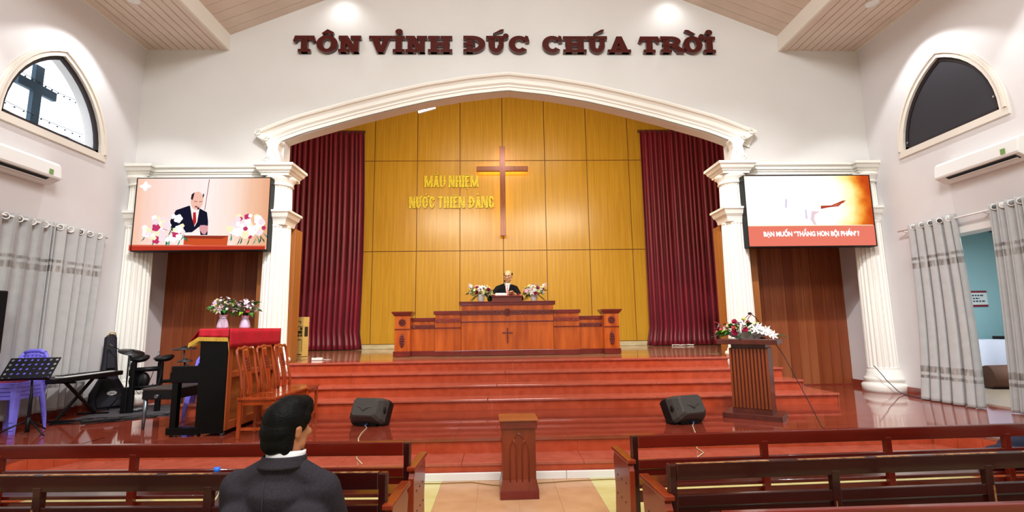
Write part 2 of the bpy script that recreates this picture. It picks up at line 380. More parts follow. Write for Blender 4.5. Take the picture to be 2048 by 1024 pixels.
# chancel shell
mb = MB(); mb.box(-7, YB, .5, 7, YB + .15, 9.2); back = struct('wall_back', mb, panelgap_m)
x0 = -0.076; z1 = 3.5587; s2 = 2.5818; g = .011
pm = {}
for r_, (a, b) in enumerate(((ZS + .12, z1), (z1, z1 + s2), (z1 + s2, 8.8))):
    for k in range(-5, 5):
        p = MB(); p.box(g, -.022, a + g, 1.2 * 1.0 - g, 0, b - g)
        if r_ not in pm: pm[r_] = p.mesh('veneer_panel', panel_m)
        o = inst(pm[r_], 'panel', back, (x0 + 1.2 * k, YB, 0))
mb = MB(); mb.box(-6.4, YB - .03, ZS, 6.4, YB, ZS + .115); struct('baseboard_back', mb, mat('marble_skirting', '#d8cba8', .25, color2='#c2b288', scale=(3, 3, 8)))
for sx, nm in ((-1, 'wall_chancel_left'), (1, 'wall_chancel_right')):
    mb = MB(); mb.box(min(sx * 6.5, sx * 6.6), .95, .3, max(sx * 6.5, sx * 6.6), YB, 9.2); struct(nm, mb, panel_m)
mb = MB(); mb.box(-6.6, .17, 8.9, 6.6, YB + .1, 9.0); struct('ceiling_chancel', mb, wall_m)

# floors: stage, steps, platform
mb = MB(); mb.prism([(-3.72, -.08), (3.67, -.08), (3.67, .97), (6.6, .97), (6.6, YB + .1), (-6.6, YB + .1), (-6.6, .97), (-3.72, .97)], ZS - .3, ZS - .004, 'z')
stg = struct('floor_stage', mb, stage_m)
def slabs(parent, xs, y0, y1, z0, z1, m, name, g=.0015, bev=0):
    for a, b in zip(xs[:-1], xs[1:]):
        p = MB(); p.box(a + g, y0, z0, b - g, y1, z1); p.build(name, m, parent, bevel=bev)
def stepx(a, b, first, w):
    xs = [a]; x = first
    while x < b - .15:
        if x > a + .15: xs.append(x)
        x += w
    return xs + [b]
YS = -0.13
ends = [(-3.73, 3.68), (-4.36, 4.30), (-4.42, 4.38), (-4.70, 4.65)]
for i, (a, b) in enumerate(ends):
    y = YS - TR * i; z = ZS - RS * i; zb = z - RS; yb = .97 if i >= 2 else (.0 if i == 1 else .30)
    m = MB(); m.box(a + .02, y + .035, ZP - .1, b - .02, yb if i else .2, z - .032); st = struct('floor_step_%d' % (i + 1), m, grout_m)
    xs = stepx(a + .012, b - .012, -2.40 - .13 * i + (.02 if i else 0), 2.40 + .015 * i)
    slabs(st, xs, y + .03, y + .05, zb, z - .03, granite_r, 'riser_slab')
    xs2 = stepx(a, b, -2.40 - .13 * i, 2.40)
    slabs(st, xs2, y, (y + TR + .05) if i else y + TR + .2, z - .03, z, granite_t, 'tread_slab', bev=.006)
    if i >= 2:
        for sx, e in ((-1, a), (1, b)):
            p = MB(); p.box(min(e, e - sx * .02), y + .03, zb, max(e, e - sx * .02), yb, z - .03); p.build('end_slab', granite_t, st)
            p = MB(); lo, hi = (4.0, b) if sx > 0 else (a, -4.05); p.box(lo, y + TR + .051, z - .03, hi, yb, z); p.build('tread_slab', granite_t, st, bevel=.006)
# platform with wings along the side walls
YPF = -3.03
m = MB()
m.prism([(-W, .97), (W, .97), (W, -5.2), (5.2, -5.2), (4.72, -3.6), (4.46, YPF + .04), (-4.56, YPF + .04), (-4.82, -3.6), (-5.3, -5.2), (-W, -5.2)], -.02, ZP - .03, 'z')
pf = struct('floor_platform', m, granite_r)
rows = [(.97, .4), (.4, -.5), (-.5, -1.4), (-1.4, -2.2), (-2.2, -2.62), (-2.62, YPF)]
k = 0
for (ya, yb) in rows:
    xs = [-W, -5.3, -4.3, -3.1, -1.9, -.7, .5, 1.7, 2.9, 4.1, 5.2, W]
    if ya <= -2.62: xs[0] = -4.62; xs[1] = -4.3; del xs[2]; xs[-1] = 4.5; del xs[-2]
    for a, b in zip(xs[:-1], xs[1:]):
        p = MB(); p.box(a + .0008, yb + .0008, ZP - .03, b - .0008, ya - .0008, ZP); p.build('slab', granite_p, pf); k += 1
for sx in (-1, 1):
    o_ = -.05 if sx < 0 else 0
    poly = [(sx * W, -2.62), (sx * 4.5 + o_ * 2, -2.62), (sx * 4.5 + o_ * 2, YPF), (sx * 4.74 + o_, -3.6), (sx * 5.22 + o_, -5.2), (sx * W, -5.2)]
    p = MB(); p.prism(poly, ZP - .03, ZP, 'z'); p.build('slab', granite_p, pf)
# lower tread in front of the platform
YL = -3.39
m = MB(); m.prism([(-W, -3.0), (W, -3.0), (W, -5.4), (4.9, -5.4), (4.36, -3.7), (4.08, YL + .02), (-4.18, YL + .02), (-4.46, -3.7), (-5.0, -5.4), (-W, -5.4)], -.02, ZL - .03, 'z')
lo = struct('floor_lower_step', m, granite_r)
for a, b in zip([-4.2, -3.0, -1.8, -.6, .6, 1.8, 3.0], [-3.0, -1.8, -.6, .6, 1.8, 3.0, 4.1]):
    p = MB(); p.box(a + .001, YL, ZL - .03, b - .001, YPF + .06, ZL); p.build('tread_slab', granite_t, lo, bevel=.005)
for sx in (-1, 1):
    o_ = -.1 if sx < 0 else 0
    p = MB(); p.prism([(sx * 4.1 + o_, YPF + .06), (sx * 4.1 + o_, YL), (sx * 4.36 + o_, -3.72), (sx * 4.92 + o_, -5.4), (sx * 5.3 + o_, -5.4), (sx * 4.78 + o_, -3.6), (sx * 4.5 + o_, YPF + .06)], ZL - .03, ZL, 'z'); p.build('tread_slab', granite_t, lo)
    # upright slabs along the platform wing
    for (xa, ya), (xb, yb) in zip([(4.46, YPF), (4.72, -3.6)], [(4.72, -3.6), (5.2, -5.2)]):
        n = 3 if ya > -3.5 else 8
        for j in range(n):
            t0 = j / n + .004; t1 = (j + 1) / n - .004
            P = Vector((sx * (xa + (xb - xa) * t0) + o_, ya + (yb - ya) * t0, 0)); Q = Vector((sx * (xa + (xb - xa) * t1) + o_, ya + (yb - ya) * t1, 0))
            p = MB(); p.add([(P.x, P.y, ZL), (Q.x, Q.y, ZL), (Q.x, Q.y, ZP - .03), (P.x, P.y, ZP - .03)] + [(P.x - sx * .012, P.y, ZL), (Q.x - sx * .012, Q.y, ZL), (Q.x - sx * .012, Q.y, ZP - .03), (P.x - sx * .012, P.y, ZP - .03)], [(0, 1, 2, 3), (4, 5, 6, 7), (0, 1, 5, 4), (1, 2, 6, 5), (2, 3, 7, 6), (3, 0, 4, 7)])
            p.build('riser_slab', granite_r, pf)
# dark riser boards of platform and lower step
for nm, a, b, y, z0, z1, par in (('riser_slab', -4.5, 4.44, YPF + .03, ZL, ZP - .03, pf), ('riser_slab', -4.12, 4.06, YL + .02, .0, ZL - .03, lo)):
    xs = [a, -2.6, -1.0, .6, 2.2, b]
    for p0, p1 in zip(xs[:-1], xs[1:]):
        p = MB(); p.box(p0 + .0008, y - .012, z0, p1 - .0008, y + .012, z1); p.build(nm, granite_r, par)
# white cable trunking along the foot of the steps
tk = thing('cable_trunking', 'white plastic cable trunking along the foot of the red steps', 'trunking', (0, -3.40, 0))
for a, b in zip((-3.9, -1.9, .42), (-1.9, .42, 3.9)):
    p = MB(); p.box(a + .002, -.03, 0, b - .002, .0, .072); p.build('trunking_cover', white_m, tk, bevel=.004)

# hall floor: tiles in the aisle
tan_m = mat('tan_floor_tile', '#c99b72', 0.25, color2='#bd8d64', scale=(5, 5, 5)); yel_m = mat('yellow_floor_tile', '#d8cf8e', 0.2, color2='#cfc27a', scale=(3, 6, 3))
m = MB(); m.box(-W, YH, -.2, W, -3.0, -.006); fl = struct('floor', m, mat('tile_grout', '#9a8a6a', .6, color2='#cfc486', scale=(2, 2, 2)))
ti = MB(); ti.box(.001, .001, -.008, .357 - .001, .599, 0); tm = ti.mesh('floor_tile', tan_m); ym_ = ti.mesh('floor_tile', yel_m)
for j in range(5):
    for k in range(-2, 2): inst(tm, 'tile', fl, (-.071 + .357 * k, -3.40 - .6 * (j + 1) + (.3 if k % 2 else 0), 0))
    for k in list(range(-9, -2)) + list(range(2, 9)): inst(ym_, 'tile', fl, (-.071 + .357 * k, -3.40 - .6 * (j + 1), 0))

# baseboards
mb = MB(); mb.box(W - .025, -1.30, ZP, W - .0, -.34, ZP + .105); mb.box(W - .025, .28, ZP, W, .95, ZP + .105); mb.box(4.95, .93, ZP, W, .952, ZP + .02); struct('baseboard_right', mb, granite_p)
mb = MB(); mb.box(-W, -5, ZP, -W + .025, -.34, ZP + .105); mb.box(-W, .28, ZP, -W + .025, .95, ZP + .105); struct('baseboard_left', mb, granite_p)

# ceiling: side soffits of long boards, beams, sloped boarding
mb = MB()
for sx in (-1, 1):
    mb.box(min(sx * WB, sx * W), YH, HS + .02, max(sx * WB, sx * W), 0, HS + .06)
    mb.add([(sx * WB, YH, ZB + .03), (sx * WB, 0, ZB + .03), (0, 0, ZB + .03 + SL * WB), (0, YH, ZB + .03 + SL * WB)], [(0, 1, 2, 3)])
ce = struct('ceiling', mb, mat('ceiling_backing', '#7d6453', .8))
for sx in (-1, 1):
    n = 10; wd = (W - WB - .04) / n
    for i in range(n):
        p = MB(); p.box(.006, YH, 0, wd - .006, -.035, .02); p.build('plank', plank_m, ce, loc=(min(sx * (WB + .01), sx * (W - .03)) + wd * i, 0, HS), bevel=.003)
    u = Vector((-sx, 0, SL)).normalized(); nrm = Vector((sx * SL, 0, 1)).normalized()
    L_ = WB * math.sqrt(1 + SL * SL)
    p = MB(); M = Matrix(((u.x, 0, nrm.x, sx * WB), (0, 1, 0, 0), (u.z, 0, nrm.z, ZB), (0, 0, 0, 1)))
    p.box(0, .003, 0, L_, .207, .02, M); pmesh = p.mesh('slope_board', plank_m)
    for j in range(16): inst(pmesh, 'plank', ce, (0, -.245 - .21 * j, 0))
    p = MB(); p.box(0, YH, 0, L_, -.245 - .21 * 15 - .002, .02, M); p.build('boarding', plank_m, ce)
    for z0, z1, t in ((HS - .01, HS + .135, .03), (HS + .138, ZB + .05, .02)):
        p = MB(); p.box(sx * WB - t, YH, z0, sx * WB + t * .4, -.035, z1); p.build('beam_board', beam_m, ce)
    p = MB(); p.box(sx * WB - .035, -.034, HS - .012, sx * WB + .035, -.0, ZB + .03); p.build('beam_end_trim', beam_m, ce)
    p = MB(); p.box(min(sx * WB, sx * W), -.045, HS - .012, max(sx * WB, sx * W), 0, HS + .01); p.box(min(sx * (W - .04), sx * W), YH, HS - .012, max(sx * (W - .04), sx * W), 0, HS + .01); p.build('edge_trim', beam_m, ce)
    p = MB(); p.box(0, -.03, -.02, L_, 0, .0, M); p.build('edge_trim', beam_m, ce)
# recessed downlights in the soffits
dm = emis('downlight_glow', '#fff6ea', 12)
for sx in (-1, 1):
    for y in (-1.45, -3.6):
        t = thing('downlight', 'round downlight in the soffit above the ' + ('window with the cross' if sx < 0 else 'blacked-out window') + (', close to the arch wall' if y > -2 else ', further from the arch'), 'downlight', (sx * 5.69, y, HS), group='soffit downlights')
        p = MB(); p.lathe([(.075, 0), (.10, 0), (.10, -.012), (.075, -.012)], n=24); p.build('rim', white_m, t)
        p = MB(); p.lathe([(0, -.004), (.075, -.004)], n=24); p.build('lens', dm, t)
# fluorescent tube behind the arch
t = thing('tube_light', 'short white tube light fixed under the arch soffit', 'lamp', (-1.51, .26, 5.45), 0)
p = MB(); p.bar((-.16, 0, -.05), (.16, 0, .045), .05, .05); p.build('housing', white_m, t)
p = MB(); p.tube([(-.15, -.03, -.055), (.15, -.03, .035)], .018, 8); p.build('tube', emis('tube_glow', '#fffdf5', 6), t)
p = MB(); p.bar((0, 0, .0), (0, -.092, .0), .03, .03); p.build('bracket', white_m, t)

# ------------------------------------------------------------------ lettering made of cut boards
def arc(cx, cy, rx, ry, a0, a1, n=14):
    return [(cx + rx * math.cos(math.radians(a0 + (a1 - a0) * i / n)), cy + ry * math.sin(math.radians(a0 + (a1 - a0) * i / n))) for i in range(n + 1)]
def band(cx, cy, rx, ry, ix, iy, a0, a1, n=18):
    return [[*arc(cx, cy, rx, ry, a0 + (a1 - a0) * i / n, a0 + (a1 - a0) * (i + 1) / n, 1), *arc(cx, cy, ix, iy, a0 + (a1 - a0) * (i + 1) / n, a0 + (a1 - a0) * i / n, 1)] for i in range(n)]
def R(x0, y0, x1, y1): return [(x0, y0), (x1, y0), (x1, y1), (x0, y1)]
def glyph(ch, w, t, s=0.0):
    """polygons of a capital: height 1, width w, stem t, s = height of slab serifs (0: plain)"""
    e = .16 * (1 if s else 0); P = []
    def ser(x0, x1, y): P.append(R(max(0, x0 - e), y, min(w, x1 + e), y + s)) if s else None
    if ch == 'T':
        if s: P += [[(.10, 1), (w - .10, 1), (w, .68), (w - .14, .58), (w - .30, .78), (.30, .78), (.14, .58), (0, .68)]]
        else: P.append(R(0, 1 - t * .75, w, 1))
        P.append(R(w / 2 - t / 2, 0, w / 2 + t / 2, .99)); ser(w / 2 - t / 2, w / 2 + t / 2, 0)
    elif ch == 'O': P += band(w / 2, .5, w / 2, .52, w / 2 - t, .52 - t * .55 if s else .5 - t * .7, 0, 360, 28)
    elif ch == 'N':
        a = e * .8; P.append(R(a, 0, a + t * .8, 1)); P.append(R(w - a - t * .8, 0, w - a, 1)); P.append([(a, 1), (a + t * 1.05, 1), (w - a, 0), (w - a - t * 1.05, 0)])
        if s: P += [R(0, 0, a + t + .1, s), R(0, 1 - s, a + t * .9, 1), R(w - a - t - .1, 1 - s, w, 1)]
    elif ch == 'V':
        a = e * .6; P += [[(a, 1), (a + t * 1.15, 1), (w / 2 + t * .35, 0), (w / 2 - t * .55, 0)], [(w - a, 1), (w - a - t * .95, 1), (w / 2 - t * .35, 0), (w / 2 + t * .55, 0)]]
        if s: P += [R(0, 1 - s, a + t + .2, 1), R(w - a - t - .2, 1 - s, w, 1)]
    elif ch == 'I': P.append(R(w / 2 - t / 2, 0, w / 2 + t / 2, 1)); ser(w / 2 - t / 2, w / 2 + t / 2, 0); ser(w / 2 - t / 2, w / 2 + t / 2, 1 - s)
    elif ch == 'H':
        a = e * .95; P += [R(a, 0, a + t, 1), R(w - a - t, 0, w - a, 1), R(a, .5 - t * .32, w - a, .5 + t * .32)]
        for y in (0, 1 - s): ser(a, a + t, y); ser(w - a - t, w - a, y)
    elif ch in 'DĐ':
        a = .17 if s else 0; P.append(R(a, 0, a + t, 1)); P += band(a + (.35 if s else .1), .5, w - a - (.35 if s else .1), .5, w - a - (.35 if s else .1) - t, .5 - (t * .62 if s else t * .75), -90, 90, 18)
        P += [R(a, 0, a + .37, .2 if s else t * .75), R(a, .8 if s else 1 - t * .75, a + .37, 1)] if s else [R(0, 0, .12, t * .75), R(0, 1 - t * .75, .12, 1)]
        if s: P += [R(0, 0, a + .1, s), R(0, 1 - s, a + .1, 1)]
        if ch == 'Đ': P.append(R(0 if s else -.09, .43 if s else .44, a + t + (.14 if s else .08), .59 if s else .58))
    elif ch == 'U':
        a = .14 if s else 0; P += [R(a, .42, a + t, 1), R(w - a - t * .8, .42, w - a, 1)]; P += band(w / 2, .43, w / 2 - a, .45, w / 2 - a - t * .95, .45 - t * .7, 180, 360, 16)
        if s: P += [R(0, 1 - s, a + t + .12, 1), R(w - a - t - .05, 1 - s, w, 1)]
    elif ch == 'C':
        P += band(w / 2, .5, w / 2, .52, w / 2 - t, .52 - t * .6 if s else .5 - t * .7, 42 if s else 20, 318 if s else 340, 26)
        if s: P += [[(w * .80, 1.02), (w * .93, .98), (w, .66), (w * .84, .60), (w * .74, .76)]]
    elif ch == 'A':
        a = e * .7; P += [[(a, 0), (a + t * .85, 0), (w / 2 + t * .30, 1), (w / 2 - t * .40, 1)], [(w - a, 0), (w - a - t * 1.1, 0), (w / 2 - t * .40, 1), (w / 2 + t * .45, 1)], R(w * .28, .22 if s else .2, w * .72, .40 if s else .36)]
        if s: P += [R(0, 0, a + t + .16, s), R(w - a - t - .22, 0, w, s)]
    elif ch == 'R':
        a = .15; P.append(R(a, 0, a + t, 1)); P += band(a + .48, .70, w - a - .66, .30, w - a - .66 - t, .30 - .17, -90, 90, 14); P += [R(a, .83, a + .5, 1), R(a, .40, a + .5, .56), [(a + .42, .42), (a + .8, .46), (w - .02, s), (w - .34, 0)]]
        P += [R(0, 0, a + t + .12, s), R(0, 1 - s, a + .2, 1), R(w - .42, 0, w, s)]
    elif ch == 'M': P += [R(0, 0, t * .85, 1), R(w - t * .85, 0, w, 1), [(0, 1), (t * 1.0, 1), (w / 2 + t * .35, 0), (w / 2 - t * .35, 0)], [(w, 1), (w - t * 1.0, 1), (w / 2 - t * .35, 0), (w / 2 + t * .35, 0)]]
    elif ch == 'E': P += [R(0, 0, t, 1), R(0, 0, w, t * .75), R(0, 1 - t * .75, w, 1), R(0, .5 - t * .36, w * .88, .5 + t * .36)]
    elif ch == 'G': P += band(w / 2, .5, w / 2, .52, w / 2 - t, .5 - t * .7, 25, 345, 26) + [R(w - t, .05, w, .5), R(w * .55, .36, w, .5)]
    return P
def accent(kind, w, slab):
    c = w / 2
    if slab: return {'^': [[(c - .33, 1.15), (c, 1.40), (c + .35, 1.22), (c + .30, 1.07), (c + .18, 1.05), (c, 1.16), (c - .25, 1.06)]], 'i': [circle(c, 1.26, .21, .17)], "'": [[(c - .18, 1.16), (c + .28, 1.42), (c + .46, 1.42), (c + .40, 1.30), (c - .05, 1.16)]],
        '`': [[(c - .42, 1.42), (c - .22, 1.42), (c + .20, 1.16), (c + .02, 1.12), (c - .42, 1.33)]]}[kind]
    return {'^': [[(c - .17, 1.05), (c, 1.17), (c + .17, 1.05), (c + .08, 1.03), (c, 1.08), (c - .08, 1.03)]], '`': [[(c - .02, 1.28), (c + .10, 1.28), (c + .22, 1.16), (c + .14, 1.14)]], "'": [[(c - .03, 1.10), (c + .10, 1.26), (c + .20, 1.22), (c + .05, 1.08)]],
        'a': [[(c - .18, 1.22), (c - .05, 1.22), (c + .06, 1.08), (c - .02, 1.06)]], '.': [circle(c, -.13, .07, .07, 10)]}[kind]
def make_letter(ch, acc, horn, x, z, h, wpx, t, s, y, depth, m, name, label, group, cat='letter'):
    wd = wpx / h; T = thing(name, label, cat, (x, y, z), group=group); mb = MB()
    for i_, p in enumerate(glyph(ch, wd, t, s)): mb.prism([(a * h, b * h) for a, b in p], -depth - .0004 * (i_ % 40), .0, 'y')
    if horn: mb.prism([(a * h, b * h) for a, b in circle(wd - (.02 if s else -.03), 1.0 if s else .98, .17 if s else .09, .17 if s else .09, 14)], -depth * .98, 0, 'y')
    mb.build('letter_board', m, T)
    for k in acc:
        mb = MB()
        for p in accent(k, wd, s): mb.prism([(a * h, b * h) for a, b in p], -depth, 0, 'y')
        mb.build('accent_mark', m, T)
lm = mat('maroon_letter', '#480b0b', 0.16, coat=0.4)
k = .00902; X = lambda px: -3.808 + (px - 590) * k
big = [('T', '', 0, 28, 237), ('O', '^', 0, 243, 437), ('N', '', 0, 443, 650), ('V', '', 0, 722, 940), ('I', 'i', 0, 942, 1052), ('N', '', 0, 1058, 1258), ('H', '', 0, 1265, 1490), ('Đ', '', 0, 1592, 1797), ('U', "'", 1, 1803, 1990), ('C', '', 0, 2012, 2207)]
big2 = [('C', '', 0, 370, 562), ('H', '', 0, 565, 785), ('U', "'", 0, 787, 980), ('A', '', 0, 982, 1202), ('T', '', 0, 1275, 1480), ('R', '', 0, 1482, 1705), ('O', '`', 1, 1697, 1880), ('I', 'i', 0, 1890, 2007)]
words = ['TON', 'VINH', 'DUC', 'CHUA', 'TROI']; cnt = 0; order = ['first', 'second', 'third', 'fourth']
wi = [0] * 3 + [1] * 4 + [2] * 3 + [3] * 4 + [4] * 4; li = [0, 1, 2, 0, 1, 2, 3, 0, 1, 2, 0, 1, 2, 3, 0, 1, 2, 3]
wn = ['TÔN', 'VINH', 'ĐỨC', 'CHÚA', 'TRỜI']
for i, (ch, a, hn, p0, p1) in enumerate([(c, a, h, 580 + p / 4.6545, 580 + q / 4.6545) for c, a, h, p, q in big] + [(c, a, h, 1000 + p / 4.6545, 1000 + q / 4.6545) for c, a, h, p, q in big2]):
    make_letter(ch, a, hn, X(p0), 6.352, .315, (p1 - p0) * k, .37, .19, -.082, .07, lm, 'wall_letter', 'maroon letter %s, %s letter of %s on the white front wall' % (wn[wi[i]][li[i]], order[li[i]], wn[wi[i]]), 'maroon letters on the front wall')
gm = mat('gold_glitter', '#b88c00', 0.4, color2='#ffee18', scale=(42, 42, 42), metal=0.0, bump=0.3, bscale=(90, 90, 90), contrast=(.42, .58))
GX = lambda c: -2.287 + (800 + c / 9.31 - 848) * .01403
l1 = [('M', '', 0, 460, 615), ('A', '^`', 0, 625, 735), ('U', '', 0, 742, 852), ('N', '', 0, 908, 1022), ('H', '', 0, 1035, 1143), ('I', '', 0, 1155, 1200), ('E', '^.', 0, 1212, 1300), ('M', '', 0, 1312, 1465)]
l2 = [('N', '', 0, 185, 298), ('U', '', 1, 312, 405), ('O', "'", 1, 425, 533), ('C', '', 0, 553, 655), ('T', '', 0, 712, 808), ('H', '', 0, 820, 920), ('I', '', 0, 935, 982), ('E', '^', 0, 993, 1085), ('N', '', 0, 1093, 1212), ('Đ', '', 0, 1282, 1390), ('A', 'a', 0, 1405, 1510), ('N', '', 0, 1515, 1638), ('G', '', 0, 1648, 1752)]
gw = [('MẦU', 3), ('NHIỆM', 5), ('NƯỚC', 4), ('THIÊN', 5), ('ĐÀNG', 4)]; seq = [(wd, j) for wd, n in gw for j in range(n)]; order.append('fifth')
for i, (ln, z0, row) in enumerate([(c, 5.36, 'upper') for c in l1] + [(c, 4.758, 'lower') for c in l2]):
    ch, a, hn, p0, p1 = ln; wd, j = seq[i]
    make_letter(ch, a, hn, GX(p0), z0, .335, (p1 - p0) * .01403 / 9.31, .19 if ch != 'I' else .21, 0, YB - .024, .05, gm, 'gold_letter', 'gold letter %s, %s letter of %s in the %s gold line' % (wd[j], order[j], wd, row), 'gold letters on the veneer wall')

# ------------------------------------------------------------------ cross on the back wall, with warm light behind it
t = thing('wall_cross', 'tall copper coloured cross on the golden veneer wall, lit from behind', 'cross', (-.078, YB - .16, 0))
cm = mat('copper_laminate', '#8c5230', 0.25, color2='#7e4828', scale=(30, 30, 3), metal=0.2)
p = MB(); p.prism([(-.078, 3.94), (.078, 3.94), (.078, 5.775), (.715, 5.775), (.715, 5.915), (.078, 5.915), (.078, 6.50), (-.078, 6.50), (-.078, 5.915), (-.725, 5.915), (-.725, 5.775), (-.078, 5.775)], -.06, .045, 'y'); p.build('cross_body', cm, t, bevel=.006)
p = MB(); p.box(-.045, .05, 4.0, .045, .065, 6.44); p.box(-.68, .05, 5.80, .68, .065, 5.89); p.build('light_strip', emis('warm_led', '#ffc060', 9), t)
p = MB(); p.box(-.02, .06, 4.3, .02, .135, 4.34); p.box(-.02, .06, 6.2, .02, .135, 6.24); p.build('spacer', steel_m, t)

# ------------------------------------------------------------------ LED screens
def screen(x0, x1, z0, z1, label):
    t = thing('led_screen', label, 'screen', ((x0 + x1) / 2, -.36, (z0 + z1) / 2)); hw = (x1 - x0) / 2; hh = (z1 - z0) / 2
    p = MB(); p.box(-hw, .01, -hh, hw, .16, hh); p.build('cabinet', black_m, t)
    p = MB()
    for a, b, c, d in ((-hw - .015, -hh - .015, hw + .015, -hh), (-hw - .015, hh, hw + .015, hh + .012), (-hw - .015, -hh, -hw, hh), (hw, -hh, hw + .015, hh)): p.box(a, -.006, b, c, .16, d)
    p.build('bezel', black_m, t)
    p = MB(); p.box(-hw * .7, .16, -.05, -hw * .6, .28, hh); p.box(hw * .6, .16, -.05, hw * .7, .28, hh); p.build('mount', steel_m, t)
    return t, hw, hh
def flat(poly, y, p): p.add([(u, y, v) for u, v in poly], [tuple(range(len(poly)))])
def wood_screen_mat():
    m = bpy.data.materials.new('screen_picture'); m.use_nodes = True; nt = m.node_tree; nt.nodes.remove(nt.nodes['Principled BSDF'])
    tc = nt.nodes.new('ShaderNodeTexCoord'); mp = nt.nodes.new('ShaderNodeMapping'); mp.inputs['Scale'].default_value = (14, 1, 1.2)
    nz = nt.nodes.new('ShaderNodeTexNoise'); nz.inputs['Scale'].default_value = 1; nz.inputs['Detail'].default_value = 5
    sp = nt.nodes.new('ShaderNodeSeparateXYZ'); rp = nt.nodes.new('ShaderNodeValToRGB'); mr = nt.nodes.new('ShaderNodeMapRange'); mr.inputs[1].default_value = -1.1; mr.inputs[2].default_value = 1.1
    e0, e1 = rp.color_ramp.elements; e0.color = (*lin('#f8c4a6'), 1); e1.color = (*lin('#eaaa84'), 1)
    for pos, c in ((.08, '#fbd4c4'), (.3, '#fee6e0'), (.52, '#fff0ee'), (.72, '#fde4d6'), (.85, '#f6c6a8')):
        el = rp.color_ramp.elements.new(pos); el.color = (*lin(c), 1)
    mx = nt.nodes.new('ShaderNodeMixRGB'); mx.blend_type = 'MULTIPLY'; mx.inputs[0].default_value = .10
    e = nt.nodes.new('ShaderNodeEmission'); e.inputs[1].default_value = 1.08; L = nt.links
    L.new(tc.outputs['Object'], sp.inputs[0]); L.new(sp.outputs[0], mr.inputs[0]); L.new(mr.outputs[0], rp.inputs[0]); L.new(tc.outputs['Object'], mp.inputs[0]); L.new(mp.outputs[0], nz.inputs[0])
    L.new(rp.outputs[0], mx.inputs[1]); L.new(nz.outputs['Fac'], mx.inputs[2]); L.new(mx.outputs[0], e.inputs[0]); L.new(e.outputs[0], nt.nodes['Material Output'].inputs[0]); return m
tS, hw, hh = screen(-6.165, -4.005, 2.772, 3.975, 'wall screen showing a man in a dark suit between flowers')
p = MB(); flat(R(-hw, -hh, hw, hh), -.001, p); p.build('screen_picture', wood_screen_mat(), tS)
# picture elements, in units of the screen crop: 1110 x 610
SX = lambda u: (u - 712) / 1110 * 2 * hw; SY = lambda v: (632 - v) / 610 * 2 * hh
def spoly(pts, layer, m, name='picture_shape'):
    p = MB(); flat([(SX(a), SY(b)) for a, b in pts], -.002 - .0006 * layer, p); return p.build(name, m, tS)
spoly([(134, 888), (1255, 905), (1255, 937), (134, 937)], 1, emis('scr_red', '#c23a28', .95)); spoly([(134, 888), (1255, 905), (1255, 914), (134, 900)], 2, emis('scr_red_light', '#e0664e', 1))
spoly([(752, 335), (757, 335), (737, 600), (732, 600)], 1, emis('scr_line', '#8a3c30', .9))
spoly([(580, 815), (945, 822), (940, 905), (580, 893)], 2, emis('scr_pulpit', '#d2552c', 1)); spoly([(575, 815), (950, 820), (890, 846), (580, 838)], 3, emis('scr_pulpit_dark', '#a03a26', .9))
suit = emis('scr_suit', '#1b1a30', .9)
spoly([(455, 690), (495, 600), (600, 562), (690, 585), (755, 620), (770, 700), (772, 812), (715, 812), (700, 740), (640, 790), (585, 790), (560, 812), (470, 770)], 2, suit)
spoly([(610, 560), (690, 590), (680, 700), (660, 742), (632, 660)], 3, emis('scr_shirt', '#fff4f0', 1)); spoly([(640, 620), (662, 618), (672, 700), (658, 735), (642, 690)], 4, emis('scr_tie', '#c02830', 1))
spoly([(668 + 52 * math.cos(a) - 3, 520 - 78 * math.sin(a)) for a in [i * PI / 12 for i in range(24)]], 4, emis('scr_face', '#f6c3b0', 1))
spoly([(612, 505), (616, 465), (640, 447), (636, 475), (628, 515)], 5, emis('scr_hair', '#3a2028', 1)); spoly([(714, 500), (722, 470), (712, 455), (708, 480)], 5, MATS['scr_hair'])
spoly([(650, 565), (676, 568), (668, 580), (652, 576)], 5, emis('scr_mouth', '#8a2c30', 1)); spoly([(640, 522), (668, 526), (668, 531), (640, 527)], 5, MATS['scr_mouth']); spoly([(684, 527), (708, 525), (708, 530), (684, 532)], 5, MATS['scr_mouth'])
spoly([(700, 760), (706, 730), (740, 728), (772, 735), (775, 770), (752, 808), (728, 800)], 5, emis('scr_hand', '#e2a2a8', 1)); spoly([(583, 790), (710, 786), (715, 812), (585, 815)], 4, MATS['scr_shirt'])
spoly([(672, 578), (684, 575), (690, 590), (676, 600)], 6, MATS['scr_suit'])
rr = random.Random(3)
